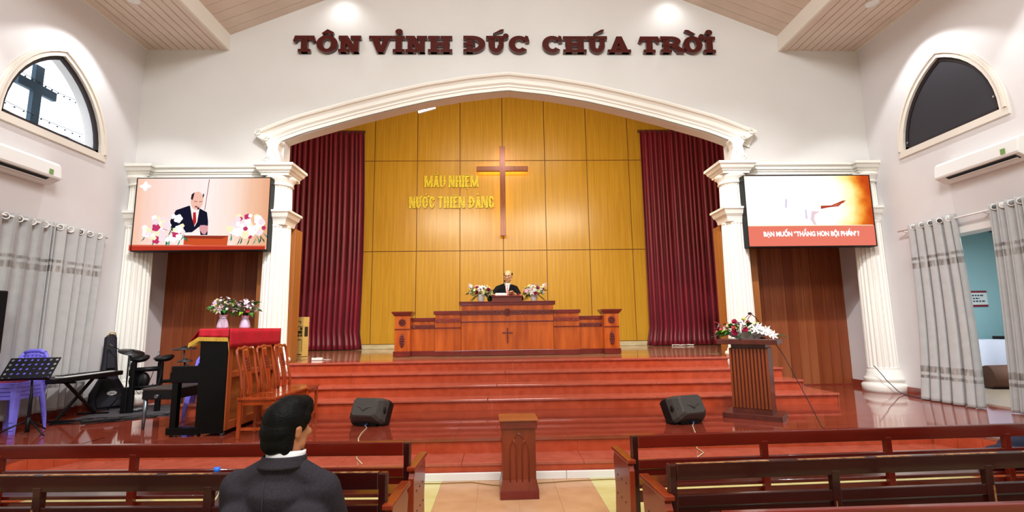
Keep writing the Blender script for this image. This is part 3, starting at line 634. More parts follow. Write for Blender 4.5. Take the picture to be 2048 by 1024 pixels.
for cx, cy, sx_, sy_ in ((420, 770, 170, 110), (1090, 760, 150, 95)):
    for j in range(26):
        a = rr.random() * 6.28; d = math.sqrt(rr.random()); x = cx + sx_ * d * math.cos(a); y = min(815, cy + sy_ * d * math.sin(a) * .9 + 20); an = rr.random() * 3
        spoly([(x, y), (x + 50 * math.cos(an), y + 20 + 50 * abs(math.sin(an))), (x + 62 * math.cos(an + .25), y + 45 + 45 * abs(math.sin(an)))], 5, emis('scr_leaf', '#3c9a78', .9) if j % 2 else emis('scr_leaf_dark', '#2c5a48', .9), 'picture_leaf')
    for j in range(46):
        a = rr.random() * 6.28; d = math.sqrt(rr.random()); x = cx + sx_ * d * math.cos(a); y = cy + sy_ * d * math.sin(a) - 20; r_ = 16 + 20 * rr.random()
        m = [emis('scr_white', '#ffffff', 1.05), emis('scr_pinkw', '#fbe6ec', 1), emis('scr_rose', '#c83a6a', 1), emis('scr_cream', '#fdf6cc', 1), MATS['scr_white'] if 'scr_white' in MATS else None][rr.choice([0, 0, 1, 2, 3, 0])]
        spoly([(x + r_ * (1 + .12 * math.cos(5 * b)) * math.cos(b), y + r_ * (1 + .12 * math.cos(5 * b)) * math.sin(b)) for b in [i * PI / 10 for i in range(20)]], 6 + (j % 4), m, 'picture_flower')
spoly([(185 + 40 + 38 * (1 + .3 * math.cos(4 * b)) * math.cos(b), 393 + 32 * (1 + .3 * math.cos(4 * b)) * math.sin(b)) for b in [i * PI / 16 for i in range(32)]], 2, emis('scr_emblem', '#fff8f8', 1.1))

def glow_mat():
    m = bpy.data.materials.new('slide_picture'); m.use_nodes = True; nt = m.node_tree; nt.nodes.remove(nt.nodes['Principled BSDF']); L = nt.links
    tc = nt.nodes.new('ShaderNodeTexCoord'); mp = nt.nodes.new('ShaderNodeMapping'); mp.inputs['Location'].default_value = (.20, 0, -.12); mp.inputs['Scale'].default_value = (.64, 0, .80)
    ln = nt.nodes.new('ShaderNodeVectorMath'); ln.operation = 'LENGTH'; nz = nt.nodes.new('ShaderNodeTexNoise'); nz.inputs['Scale'].default_value = 3.5; nz.inputs['Detail'].default_value = 4
    ad = nt.nodes.new('ShaderNodeMath'); ad.operation = 'MULTIPLY_ADD'; ad.inputs[1].default_value = .20
    rp = nt.nodes.new('ShaderNodeValToRGB'); e0, e1 = rp.color_ramp.elements; e0.position = .0; e0.color = (1, 1, 1, 1); e1.position = 1.22 if False else 1.0; e1.color = (*lin('#c4481a'), 1)
    for pos, c in ((.62, '#ffffff'), (.71, '#fffbe0'), (.80, '#fff0a0'), (.88, '#f8b048'), (.95, '#dd6a22')):
        el = rp.color_ramp.elements.new(pos); el.color = (*lin(c), 1)
    e = nt.nodes.new('ShaderNodeEmission'); e.inputs[1].default_value = 1.1
    L.new(tc.outputs['Object'], mp.inputs[0]); L.new(mp.outputs[0], ln.inputs[0]); L.new(tc.outputs['Object'], nz.inputs[0]); L.new(nz.outputs['Fac'], ad.inputs[0]); L.new(ln.outputs['Value'], ad.inputs[2]); L.new(ad.outputs[0], rp.inputs[0]); L.new(rp.outputs[0], e.inputs[0]); L.new(e.outputs[0], nt.nodes['Material Output'].inputs[0]); return m
tS, hw, hh = screen(3.99, 6.165, 2.748, 3.965, 'wall screen showing an orange slide with an outstretched hand and white words')
zb = -hh + 2 * hh * .285
p = MB(); flat(R(-hw, zb, hw, hh), -.001, p); p.build('screen_picture', glow_mat(), tS)
p = MB(); flat(R(-hw, -hh, hw, zb), -.001, p); p.build('caption_band', emis('scr_coral', '#ef7f6a', 1), tS)
# crop frame: left 400..1480, top 228..820
SX = lambda u: (u - 945) / 1075 * 2 * hw; SY = lambda v: (524 - v) / 592 * 2 * hh
p = MB(); flat([(SX(a), SY(b)) for a, b in ((415, 648), (1472, 648), (1472, 654), (415, 654))], -.003, p); p.build('caption_edge', emis('scr_cream2', '#fff0c8', 1), tS)
spoly([(1042, 485), (1130, 482), (1190, 460), (1235, 442), (1266, 440), (1240, 455), (1262, 452), (1225, 466), (1195, 490), (1150, 495), (1100, 500), (1043, 512)], 2, emis('scr_arm', '#b8432c', 1), 'picture_hand')
spoly([(1120, 488), (1190, 470), (1215, 466), (1180, 484)], 3, emis('scr_arm_light', '#e07a58', 1), 'picture_hand')
lil = emis('scr_lilac', '#e4d8ee', 1); spoly([(945, 600), (960, 530), (1030, 532), (985, 560), (975, 600), (992, 645), (968, 645)], 2, emis('scr_pink', '#f0d4da', 1)); spoly([(735, 500), (745, 425), (762, 430), (752, 500)], 2, lil); spoly([(903, 590), (905, 512), (918, 520), (920, 600)], 2, lil)
def text_obj(name, body, size, m, parent, loc, rot=(PI / 2, 0, 0), sx=1.0, off=0.0, align='CENTER', ext=0.0):
    c = bpy.data.curves.new(name, 'FONT'); c.body = body; c.size = size; c.align_x = align; c.align_y = 'CENTER'; c.offset = off; c.extrude = ext
    c.resolution_u = 3
    tmp = bpy.data.objects.new(name, c); COL.objects.link(tmp); dg = bpy.context.evaluated_depsgraph_get(); dg.update()
    me = bpy.data.meshes.new_from_object(tmp.evaluated_get(dg)); bpy.data.objects.remove(tmp); me.materials.clear(); me.materials.append(m)
    o = bpy.data.objects.new(name, me); COL.objects.link(o); o.parent = parent; o.location = loc; o.rotation_euler = rot; o.scale = (sx, 1, 1); return o
text_obj('caption_text', 'BẠN MUỐN “THĂNG HƠN BỘI PHÂN”?', .108, emis('scr_text', '#ffffff', 1.1), tS, (SX(940), -.004, SY(722)), sx=.86, off=.006)
def text_right(body):
    o = text_obj('measure', body, .108, MATS['scr_text'], None, (0, 0, 0), off=.006, align='LEFT'); x = max(v.co.x for v in o.data.vertices); z = max(v.co.y for v in o.data.vertices); me = o.data; bpy.data.objects.remove(o); bpy.data.meshes.remove(me); return x, z
full = text_right('BẠN MUỐN “THĂNG HƠN BỘI PHÂN”?')[0]
q = MB()
for pre, ch, dr in (('BẠN MUỐN “TH', 'Ă', 1), ('BẠN MUỐN “THĂNG HƠN BỘI PH', 'Â', -1)):
    x1, zt = text_right(pre + ch); x0 = text_right(pre)[0]; cx = SX(940) + ((x0 + x1) / 2 + .006 - full / 2) * .86; zz = SY(722) + text_right(ch)[1] + .004
    flat([(cx - .010 * dr + .012 * (dr < 0) , zz), (cx + .006 * dr + .012 * (dr < 0), zz + .022), (cx + .020 * dr + .012 * (dr < 0), zz + .022), (cx + .002 * dr + .012 * (dr < 0), zz)], -.0045, q)
q.build('caption_tone_mark', MATS['scr_text'], tS)

# ------------------------------------------------------------------ pointed windows
darkframe_m = mat('dark_window_frame', '#241a1c', 0.4)
for sx in (-1, 1):
    nm = 'window_1' if sx < 0 else 'window_2'
    wn_ = sempty(nm); wn_.location = (sx * W, WIN_C, WIN_Z)
    def ring(off0, off1, x0, x1, n=20, zb0=0, zb1=0):
        """band between two offsets of the pointed outline; x0,x1 depth towards the room (local x)"""
        def outl(o):
            hw_ = WIN_HW + o; c = WIN_CC; pts = []
            for i in range(n + 1):
                u = -hw_ + 2 * hw_ * i / n; u = hw_ * math.sin(PI / 2 * (u / hw_)); pts.append((u, arch_z(u, hw_, 0, c) - 0))
            return pts
        a, b = outl(off0), outl(off1); q = MB(); vs = []; fs = []
        for (ua, za), (ub, zb_) in zip(a, b):
            za = max(za, 0); zb_ = max(zb_, 0)
            vs += [(x0, ua, za), (x0, ub, zb_), (x1, ub, zb_), (x1, ua, za)]
        for i in range(n):
            for k_ in range(4): fs.append((4 * i + k_, 4 * i + (k_ + 1) % 4, 4 * i + 4 + (k_ + 1) % 4, 4 * i + 4 + k_))
        q.add(vs, fs); return q
    q = ring(0.0, .11, 0, -sx * .03); q.box(min(0, -sx * .03), -WIN_HW - .11, -.10, max(0, -sx * .03), WIN_HW + .11, 0); q.build('casing', beam_m, wn_)
    q = ring(.06, .095, 0, -sx * .05); q.build('casing_bead', beam_m, wn_)
    q = ring(-.055, 0.0, sx * .01, sx * .05); q.box(min(sx * .01, sx * .05), -WIN_HW, 0, max(sx * .01, sx * .05), WIN_HW, .05); q.build('frame', darkframe_m, wn_)
    poly = [(-WIN_HW + .02, .02)] + [(u, max(.02, arch_z(u, WIN_HW - .02, 0, WIN_CC))) for u in [(-WIN_HW + .02) * math.cos(PI * i / 24) for i in range(25)]] + [(WIN_HW - .02, .02)]
    if sx > 0:
        q = MB(); q.prism(poly, .022, .034, 'x'); q.build('blackout_board', mat('blackout_board', '#2c2a30', .6), wn_)
        q = MB()
        for y_, z_ in ((.28, 1.08), (-.68, .60), (-.70, .22), (.74, .12)): q.box(.008, y_ - .012, z_ - .012, .02, y_ + .012, z_ + .012)
        q.build('clip', metal_m, wn_)
    else:
        q = MB(); q.prism(poly, -.032, -.028, 'x'); q.build('glass_pane', mat('window_glass', '#ffffff', 0.0, trans=1.0, ior=1.05, spec=.2), wn_)
# the cross and its strings of bulbs outside the bright window
t = thing('window_cross', 'dark grey cross with small bulbs standing outside the bright pointed window', 'cross', (-6.86, -1.55, 4.28))
q = MB(); q.prism([(-.065, -.2), (.065, -.2), (.065, .62), (.30, .62), (.30, .75), (.065, .75), (.065, 1.02), (-.065, 1.02), (-.065, .75), (-.30, .75), (-.30, .62), (-.065, .62)], -.03, .03, 'x'); q.build('cross_body', mat('weathered_cross', '#2e4658', .6), t)
q = MB()
for z_, y0_, y1_ in ((.80, -.5, .75), (.30, -.8, .8), (.18, -.8, .85)):
    n = 12
    q.tube([(.06, y0_ + (y1_ - y0_) * i / n, z_ - .04 * math.sin(PI * i / n)) for i in range(n + 1)], .004, 5)
    for i in range(n): q.ell((.06, y0_ + (y1_ - y0_) * (i + .5) / n, z_ - .055), .012, 6, 4)
q.build('bulb_string', black_m, t)

# ------------------------------------------------------------------ air conditioners
def aircon(loc, sx, label):
    t = thing('air_conditioner', label, 'air conditioner', loc, 0, 'wall air conditioners'); L2 = .60
    prof = [(0, .15), (-.17, .15), (-.205, .11), (-.225, -.05), (-.215, -.075), (-.07, -.15), (0, -.15)]
    q = MB(); q.prism([(sx * x, z) for x, z in prof], -L2, L2, 'y'); q.build('housing', white_m, t, bevel=.012)
    q = MB(); M = Matrix.Rotation(0, 4, 'Y')
    def pt(a, o): x = -.205 + a * .135; z = -.075 - (x + .215) * .517; return (sx * x - sx * o * .45, z - o)
    a0 = pt(.05, .004); a1 = pt(.62, .004)
    q.add([(a0[0], -L2 + .06, a0[1] - .0), (a0[0], L2 - .16, a0[1]), (a1[0], L2 - .16, a1[1]), (a1[0], -L2 + .06, a1[1])], [(0, 1, 2, 3)]); q.build('outlet', black_m, t)
    q = MB(); a0 = pt(.34, .013); a1 = pt(.50, .016); q.add([(a0[0], -L2 + .07, a0[1]), (a0[0], L2 - .17, a0[1]), (a1[0], L2 - .17, a1[1]), (a1[0], -L2 + .07, a1[1])], [(0, 1, 2, 3)]); q.build('louvre', white_m, t, solid=.004)
    e = -1 if sx > 0 else 1
    q = MB(); q.box(-sx * .2265 - .002, -.42 * 1 - .03, -.04, -sx * .2265 + .002, -.42 + .03, .03) if sx > 0 else q.box(.2245, .40, -.04, .2285, .46, .03); q.build('energy_label', mat('green_label', '#7aa05a', .5), t)
    return t
aircon((W, -2.15, 3.60), 1, 'white split air conditioner below the blacked-out window')
aircon((-W, -2.30, 3.62), -1, 'white split air conditioner below the bright window with the cross')

# ------------------------------------------------------------------ curtains
def curtain_sheet(P, nu, nv, folds, amp, mats, phase=0.0, matfn=None, jitter=0.3):
    """P(u,v) -> centre point and outward normal direction; folds along u"""
    rr_ = random.Random(int(phase * 100) + folds); offs = [rr_.uniform(-jitter, jitter) for _ in range(folds + 2)]
    mb = MB()
    def fn(u, v):
        c, n, tng = P(u, v); f = u * folds; i = int(f); fr = f - i; ph = f + offs[i] * (1 - fr) + offs[min(i + 1, folds + 1)] * fr
        a = amp(u, v); s_ = math.sin(2 * PI * ph + phase); return Vector(c) + Vector(n) * a * (s_ + .18 * math.sin(4 * PI * ph + 1)) + Vector(tng) * a * .35 * math.sin(4 * PI * ph)
    return mb.grid(fn, nu, nv, True, matfn)
for sx in (-1, 1):
    t = thing('stage_curtain', 'burgundy velvet curtain hanging beside the golden veneer wall, ' + ('on the side of the piano' if sx < 0 else 'on the side of the slatted lectern'), 'curtain', (sx * 4.9, YB - .22, ZS), group='stage curtains')
    xa, xb = (-6.3 + 4.9, -3.93 + 4.9) if sx < 0 else (3.80 - 4.9, 6.3 - 4.9)
    def P(u, v, xa=xa, xb=xb, sx=sx):
        zt = 6.93 - ZS; xi = xa + (xb - xa) * u
        if sx < 0: xi += .06 * math.sin(3 * v) * u
        fl_ = max(0, (v - .93) / .07)
        return (xi + (.10 * fl_ * (1 if sx < 0 else -1) * (u if sx < 0 else 1 - u)), -.10 * fl_ * fl_, zt * (1 - v) + .012), (0, -1, 0), (1, 0, 0)
    q = curtain_sheet(P, 220, 40, 17, lambda u, v: .045 + .035 * v + .03 * max(0, v - .9) * 10 * .3, velvet_m, .4 + sx, None, .33)
    q.build('drape', velvet_m, t, solid=.008)
    q = MB(); q.box(xa, .05, 6.93 - ZS, xb, .12, 6.99 - ZS); q.build('curtain_track', mat('track', '#6a4a20', .5), t)
def side_curtain(name, label, sx, y_top, y_bot, x_top, x_bot, z_top, z_bot, folds, phase, amp0, amp1, bands, group):
    t = thing(name, label, 'curtain', (sx * 6.3, sum(y_top) / 2, ZP), group=group); y0_ = sum(y_top) / 2
    H_ = z_top - ZP
    def P(u, v):
        ya = y_top[0] + (y_top[1] - y_top[0]) * u; yb = y_bot[0] + (y_bot[1] - y_bot[0]) * u; e = v ** 1.3
        x = x_top + (x_bot - x_top) * (v ** 2.2); z = z_top + (z_bot - z_top) * v
        return (sx * (x - 6.3), ya + (yb - ya) * e - y0_, z - ZP), (-sx, 0, 0), (0, 1, 0)
    mf = lambda u, v: 1 if any(a < v < b for a, b in bands) else 0
    q = curtain_sheet(P, 26 * folds, 60, folds, lambda u, v: amp0 + (amp1 - amp0) * v, None, phase, mf, .18)
    q.build('drape', [grey_cur_m, band_m], t, solid=.004)
    # eyelets
    er = MB()
    er.lathe([(.032, -.004), (.042, -.006), (.044, 0), (.042, .006), (.032, .004), (.032, -.004)], n=14); em = er.mesh('eyelet', white_m)
    for k_ in range(folds):
        u = (k_ + .5) / folds; c, _, _ = P(u, 0); inst(em, 'eyelet', t, (c[0] - sx * .02, c[1], H_ - .055), (PI / 2 if False else 0, PI / 2, .5 * sx))
    return t
bd = [(.205, .215), (.225, .265), (.275, .285), (.80, .808), (.818, .858), (.868, .876)]
side_curtain('grey_curtain', 'silver grey curtain panel blowing into the room beside the doorway, next to the fluted column', 1, (-.90, -1.68), (-1.02, -1.93), 6.33, 6.12, 2.99, ZP + .01, 5, .3, .05, .065, bd, 'grey curtains at the doorway')
side_curtain('grey_curtain', 'silver grey curtain panel hanging at the far edge of the doorway, away from the column', 1, (-2.22, -3.1), (-2.20, -3.2), 6.33, 6.25, 3.00, ZP + .01, 8, 1.3, .045, .05, bd, 'grey curtains at the doorway')
side_curtain('grey_curtain', 'grey curtain panel with its hem gathered behind the guitar bag', -1, (-.74, -1.60), (-.93, -1.66), 6.345, 6.31, 2.98, ZP + .12, 5, .8, .05, .06, bd, 'grey curtains on the musicians side')
side_curtain('grey_curtain', 'grey curtain panel hanging behind the stacked lilac chairs and the loudspeaker', -1, (-1.66, -3.1), (-1.72, -3.2), 6.345, 6.32, 2.97, ZP + .10, 8, 2.3, .05, .06, bd, 'grey curtains on the musicians side')
for sx, y0_, y1_, lb in ((1, -.64, -3.3, 'white curtain rod on brackets over the doorway'), (-1, -.66, -3.3, 'white curtain rod above the drapes behind the keyboard')):
    t = thing('curtain_rod', lb, 'curtain rod', (sx * 6.335, (y0_ + y1_) / 2, 2.925)); h_ = (y0_ - y1_) / 2
    q = MB(); q.tube([(0, -h_, 0), (0, h_, 0)], .014, 10); q.build('rod', white_m, t)
    for yy in (h_ - .06, -.1 if sx > 0 else 0, -h_ + .06):
        q = MB(); q.tube([(0, yy, 0), (sx * .05, yy, -.012), (sx * .12, yy, -.03)], .009, 6); q.box(sx * .115 - .006, yy - .02, -.07, sx * .115 + .006, yy + .02, .03); q.build('bracket', white_m, t)

# doorway and the room behind it
dr = sempty('door_1'); dr.location = (W, -2.14, ZP)
q = MB(); q.box(-.03, -.86, 2.40, .25, .86, 2.49); q.build('head_board', white_m, dr)
q = MB(); q.box(0, .82, 0, .24, .86, 2.4); q.build('jamb_board', white_m, dr); q = MB(); q.box(0, -.86, 0, .24, -.82, 2.4); q.build('jamb_board', white_m, dr)
teal = mat('teal_paint', '#a9cdd2', .6, color2='#a2c6cc', scale=(1, 1, 1))
q = MB(); q.box(6.66, 1.3, 0, 11, 1.4, 3.6); q.box(10.9, -5, 0, 11, 1.3, 3.6); q.box(6.66, -5, 0, 11, -4.9, 3.6); struct('wall_corridor', q, teal)
q = MB(); q.box(6.66, -5, 3.6, 11, 1.4, 3.7); struct('ceiling_corridor', q, wall_m)
q = MB(); q.box(6.66, -5, .1, 11, 1.4, ZP - .01); struct('floor_corridor', q, mat('corridor_floor', '#b59c88', .3))
t = thing('notice_sign', 'small white notice with red bands on the teal wall through the doorway', 'sign', (9.30, 1.295, 1.90))
q = MB(); q.box(-.30, -.012, -.16, .30, 0, .16); q.build('board', white_m, t)
q = MB(); q.box(-.30, -.015, .12, .30, -.011, .16); q.box(-.30, -.015, -.16, .30, -.011, -.12); q.build('red_band', mat('sign_red', '#8e2232', .5), t)
sgm = mat('sign_ink', '#30405a', .5)
q = MB()
for z_, a, b in ((.065, -.22, .22), (.005, -.14, .14), (-.05, -.25, .26)):
    x = a
    while x < b:
        l_ = rr.uniform(.03, .08); q.box(x, -.014, z_ - .014, min(b, x + l_), -.011, z_ + .014); x += l_ + .018
q.build('lettering', sgm, t)
t = thing('cloth_table', 'table under a white cloth seen through the doorway', 'table', (8.72, .75, ZP))
q = MB()
def tc_(u, v):
    a = 2 * PI * u; sxx = max(-1, min(1, 1.5 * math.cos(a))); syy = max(-1, min(1, 1.5 * math.sin(a)))
    d_ = .10 * v * (1 + .5 * math.sin(a * 9)); return ((.55 + d_) * sxx, (.35 + d_ * .7) * syy, .80 - .52 * v)
q.grid(tc_, 96, 8); q.box(-.55, -.35, .78, .55, .35, .80); q.build('white_cloth', mat('white_cloth', '#e3dff0', .8), t)
for a in (-.5, .5):
    for b in (-.3, .3): q = MB(); q.box(a - .02, b - .02, 0, a + .02, b + .02, .78); q.build('leg', steel_m, t)
t = thing('rolled_mat', 'brown rolled mat lying under the cloth table in the room beyond the doorway', 'mat', (8.75, .02, ZP))
q = MB(); q.tube([(-.5, .12, .19), (.0, 0, .20), (.55, -.12, .17)], [.19, .20, .17], 16); q.build('roll', mat('brown_mat', '#6d4a3c', .8), t)
t = thing('dark_cabinet', 'dark cabinet standing beside the cloth table beyond the doorway', 'cabinet', (9.85, .85, ZP))
q = MB(); q.box(-.4, -.3, 0, .4, .3, .85); q.build('body', mat('cabinet_dark', '#2c1c1a', .5), t); q = MB(); q.box(-.38, -.315, .05, -.01, -.3, .8); q.build('door', mat('cabinet_door', '#3a2420', .5), t); q = MB(); q.box(.01, -.315, .05, .38, -.3, .8); q.build('door', MATS['cabinet_door'], t)
t = thing('corridor_lamp', 'dark oval lamp with a white glow on the wall of the room beyond the doorway', 'lamp', (9.86, 1.28, 3.33))
q = MB(); q.ell((0, -.05, 0), (.17, .06, .09)); q.build('housing', darkgrey_m, t); q = MB(); q.ell((.02, -.10, .0), (.10, .03, .045)); q.build('diffuser', emis('lamp_glow', '#e8fbff', 3), t)

# ------------------------------------------------------------------ carved ornaments
def rosette_mesh(name, rx, rz, m, n=10, depth=.022):
    q = MB(); q.prism(circle(0, 0, rx, rz, 24), -.006, 0, 'y')
    for k_ in range(n):
        a = 2 * PI * k_ / n; q.ell((rx * .72 * math.cos(a), -.008, rz * .72 * math.sin(a)), (rx * .22, depth * .6, rz * .22), 8, 5)
    for k_ in range(6):
        a = 2 * PI * k_ / 6; q.ell((rx * .36 * math.cos(a), -.010, rz * .36 * math.sin(a)), (rx * .18, depth * .7, rz * .18), 8, 5)
    q.ell((0, -.012, 0), (rx * .18, depth, rz * .18), 8, 5); return q.mesh(name, m)
def scroll_band(x0, x1, z, h, y, m, parent):
    q = MB(); q.box(x0, y - .012, z - h / 2, x1, y, z + h / 2); n = max(3, int((x1 - x0) / .085))
    for i in range(n):
        cx = x0 + (x1 - x0) * (i + .5) / n; s_ = 1 if i % 2 else -1
        q.tube([(cx + .030 * (1 - a / 12) * math.cos(a) , y - .016, z + s_ * h * .34 * (1 - a / 12) * math.sin(a)) for a in [j * .7 for j in range(11)]], .007, 5)
    q.build('carved_band', m, parent)
# ------------------------------------------------------------------ pulpit
PC = -.055
pt = thing('pulpit', 'tall central pulpit of golden red wood with a small relief cross on its front', 'pulpit', (PC, 1.25, ZS))
H = lambda z: z - ZS
q = MB(); q.box(-.895, 0, .10, .895, .62, H(1.90)); q.build('body', pulpit_m, pt, bevel=.006)
q = MB(); q.box(-.91, -.015, 0, .91, .64, H(1.03)); q.build('base', pulpitd_m, pt, bevel=.006)
q = MB(); q.prism([(-.02, H(1.885)), (-.045, H(1.94)), (-.06, H(1.945)), (-.06, H(1.962)), (.66, H(1.962)), (.66, H(1.885))], -.935, .935, 'x'); q.build('cap', pulpitd_m, pt, bevel=.004)
q = MB(); q.box(-.895, -.014, H(1.560), .895, 0, H(1.585)); q.build('moulding', pulpitd_m, pt, bevel=.004)
scroll_band(-.89, .89, H(1.745), .085, -.001, carv_m, pt)
inst(rosette_mesh('rosette_carving', .072, .072, carv_m), 'rosette', pt, (0, -.014, H(1.75)))
q = MB(); q.prism([(-.012, H(1.155)), (.012, H(1.155)), (.012, H(1.345)), (.10, H(1.345)), (.10, H(1.37)), (.012, H(1.37)), (.012, H(1.45)), (-.012, H(1.45)), (-.012, H(1.37)), (-.10, H(1.37)), (-.10, H(1.345)), (-.012, H(1.345))], -.018, 0, 'y'); q.build('relief_cross', carv_m, pt, bevel=.003)
ros = rosette_mesh('rosette_carving_small', .07, .07, carv_m); ov = rosette_mesh('oval_carving', .05, .135, carv_m, 12)
for s in (-1, 1):
    t = thing('pulpit_wing', 'stepped wooden wing with carved corner post beside the pulpit, towards the ' + ('piano' if s < 0 else 'slatted lectern'), 'pulpit wing', (PC, 1.25, ZS), group='pulpit wings')
    def bx(a, b, y0, y1, z0, z1, nm, m, **k): q = MB(); q.box(min(s * a, s * b), y0, z0, max(s * a, s * b), y1, z1); return q.build(nm, m, t, **k)
    bx(.905, 1.405, .06, .60, .09, H(1.73), 'inner_panel', pulpit_m, bevel=.005); bx(.905, 1.425, .045, .61, 0, H(1.02), 'inner_base', pulpitd_m, bevel=.004); bx(.905, 1.435, .03, .63, H(1.722), H(1.79), 'inner_cap', pulpitd_m, bevel=.006)
    bx(.905, 1.405, .046, .06, H(1.452), H(1.472), 'moulding', pulpitd_m); scroll_band(min(s * .91, s * 1.40), max(s * .91, s * 1.40), H(1.605), .075, .059, mat('carved_trim_red', '#8a3024', .25, coat=.4), t)
    bx(1.40, 1.92, .22, .52, .09, H(1.62), 'outer_panel', pulpit_m, bevel=.005); bx(1.40, 1.92, .205, .53, 0, H(1.02), 'outer_base', pulpitd_m); bx(1.40, 1.92, .19, .55, H(1.60), H(1.665), 'outer_cap', pulpitd_m, bevel=.006); scroll_band(min(s * 1.42, s * 1.9), max(s * 1.42, s * 1.9), H(1.487), .075, .219, carv_m, t)
    pp = bx(1.885, 2.175, 0, .32, .09, H(1.72), 'post', pulpit_m, bevel=.005)
    bx(1.875, 2.195, -.015, .335, 0, H(1.03), 'post_base', pulpitd_m, bevel=.005); bx(1.885, 2.175, -.012, .0, H(1.437), H(1.455), 'post_moulding', pulpitd_m)
    q = MB(); c_ = s * 2.03; hh_ = .20
    v = [(c_ - .155, -.01, H(1.70)), (c_ + .155, -.01, H(1.70)), (c_ + .155, .33, H(1.70)), (c_ - .155, .33, H(1.70)), (c_ - hh_, -.055, H(1.765)), (c_ + hh_, -.055, H(1.765)), (c_ + hh_, .375, H(1.765)), (c_ - hh_, .375, H(1.765))]
    q.add(v, [(3, 2, 1, 0), (0, 1, 5, 4), (1, 2, 6, 5), (2, 3, 7, 6), (3, 0, 4, 7)]); q.box(c_ - hh_, -.055, H(1.765), c_ + hh_, .375, H(1.785)); q.build('post_cap', pulpitd_m, t)
    inst(ros, 'rosette', t, (c_, -.001, H(1.575))); inst(ov, 'oval_carving', t, (c_, -.001, H(1.225)))
t = thing('reading_desk', 'small brown reading desk standing on top of the central pulpit', 'reading desk', (PC, 1.45, 1.962))
q = MB(); q.prism([(0, 0), (0, .105), (.32, .165), (.32, 0)], -.30, .30, 'x'); q.build('body', mat('reading_desk_wood', '#7c3524', .35, color2='#6a2a1c', scale=(2, 8, 8)), t, bevel=.004)
q = MB(); q.prism([(-.025, .10), (-.025, .122), (.34, .19), (.34, .168)], -.32, .32, 'x'); q.build('sloping_top', pulpitd_m, t, bevel=.004)
t = thing('paper_sheet', 'white sheets of paper lying on the reading desk in front of the speaker', 'paper', (PC - .10, 1.50, 2.09))
q = MB(); M = Matrix.Rotation(math.atan2(.068, .365), 4, 'X')
q.box(-.13, -.06, .006, .10, .20, .028, M); q.build('sheets', mat('paper', '#f6f3ea', .7), t)
t = thing('microphone', 'thin black gooseneck microphone on the reading desk, before the speaker', 'microphone', (PC - .025, 1.53, 2.085))
q = MB(); q.tube([(0, 0, 0), (0, .0, .12), (-.01, .06, .26), (-.015, .10, .30)], .006, 6); q.build('gooseneck', black_m, t)
q = MB(); q.lathe([(.03, 0), (.03, .012), (0, .014)], n=12); q.build('foot', black_m, t); q = MB(); q.ell((-.016, .11, .31), (.016, .02, .018), 8, 6); q.build('capsule', black_m, t)

# ------------------------------------------------------------------ people
def fuse(name, mb, voxel, m, parent, smooth=6, fac=.5, adapt=True):
    me = mb.mesh(name, m); o = bpy.data.objects.new(name, me); COL.objects.link(o)
    r_ = o.modifiers.new('remesh', 'REMESH'); r_.mode = 'VOXEL'; r_.voxel_size = voxel; r_.use_smooth_shade = True
    s_ = o.modifiers.new('smooth', 'SMOOTH'); s_.iterations = smooth; s_.factor = fac
    dg = bpy.context.evaluated_depsgraph_get(); dg.update(); nm = bpy.data.meshes.new_from_object(o.evaluated_get(dg)); bpy.data.objects.remove(o); bpy.data.meshes.remove(me)
    nm.name = name; nm.materials.clear(); nm.materials.append(m)
    for p_ in nm.polygons: p_.use_smooth = True
    o = bpy.data.objects.new(name, nm); COL.objects.link(o)
    if parent is not None: o.parent = parent
    return o
def cap_(mb, p, q, r0, r1, n=12):
    p = Vector(p); q = Vector(q); k_ = 5; d = (q - p).normalized()
    pts = []; rs = []
    for i in range(4, 0, -1): a = PI / 2 * i / 4 * .98; pts.append(p - d * r0 * math.sin(a)); rs.append(r0 * math.cos(a))
    for i in range(k_ + 1): pts.append(p.lerp(q, i / k_)); rs.append(r0 + (r1 - r0) * i / k_)
    for i in range(1, 5): a = PI / 2 * i / 4 * .98; pts.append(q + d * r1 * math.sin(a)); rs.append(r1 * math.cos(a))
    mb.tube(pts, rs, n)
def hand(mb, wrist, fwd, up, side, s=1.0, curl=.5):
    """palm, four unequal fingers with knuckle bends, thumb from the side of the palm"""
    w_ = Vector(wrist); f = Vector(fwd).normalized(); u = Vector(up).normalized(); r_ = f.cross(u).normalized() * side
    for k_ in range(4):
        o = (k_ - 1.5) * .021 * s; cap_(mb, w_ + r_ * o * .6 + f * .01 * s, w_ + r_ * o + f * .085 * s, .0135 * s, .0115 * s, 8)
        L_ = (.070, .080, .074, .058)[k_] * s; b0 = w_ + r_ * o + f * .085 * s
        d1 = (f - u * curl * .55).normalized(); d2 = (f - u * curl * 1.5).normalized(); d3 = (f - u * curl * 2.6).normalized()
        b1 = b0 + d1 * L_ * .48; b2 = b1 + d2 * L_ * .30; b3 = b2 + d3 * L_ * .24
        cap_(mb, b0, b1, .0098 * s, .0090 * s, 8); cap_(mb, b1, b2, .0088 * s, .0082 * s, 8); cap_(mb, b2, b3, .0080 * s, .0070 * s, 8)
    t0 = w_ - r_ * .026 * s + f * .022 * s; t1 = t0 + (f * .55 - r_ * .75 - u * .2).normalized() * .045 * s; t2 = t1 + (f * .9 - r_ * .2 - u * .3).normalized() * .032 * s
    cap_(mb, t0, t1, .0125 * s, .0105 * s, 8); cap_(mb, t1, t2, .0100 * s, .0080 * s, 8)
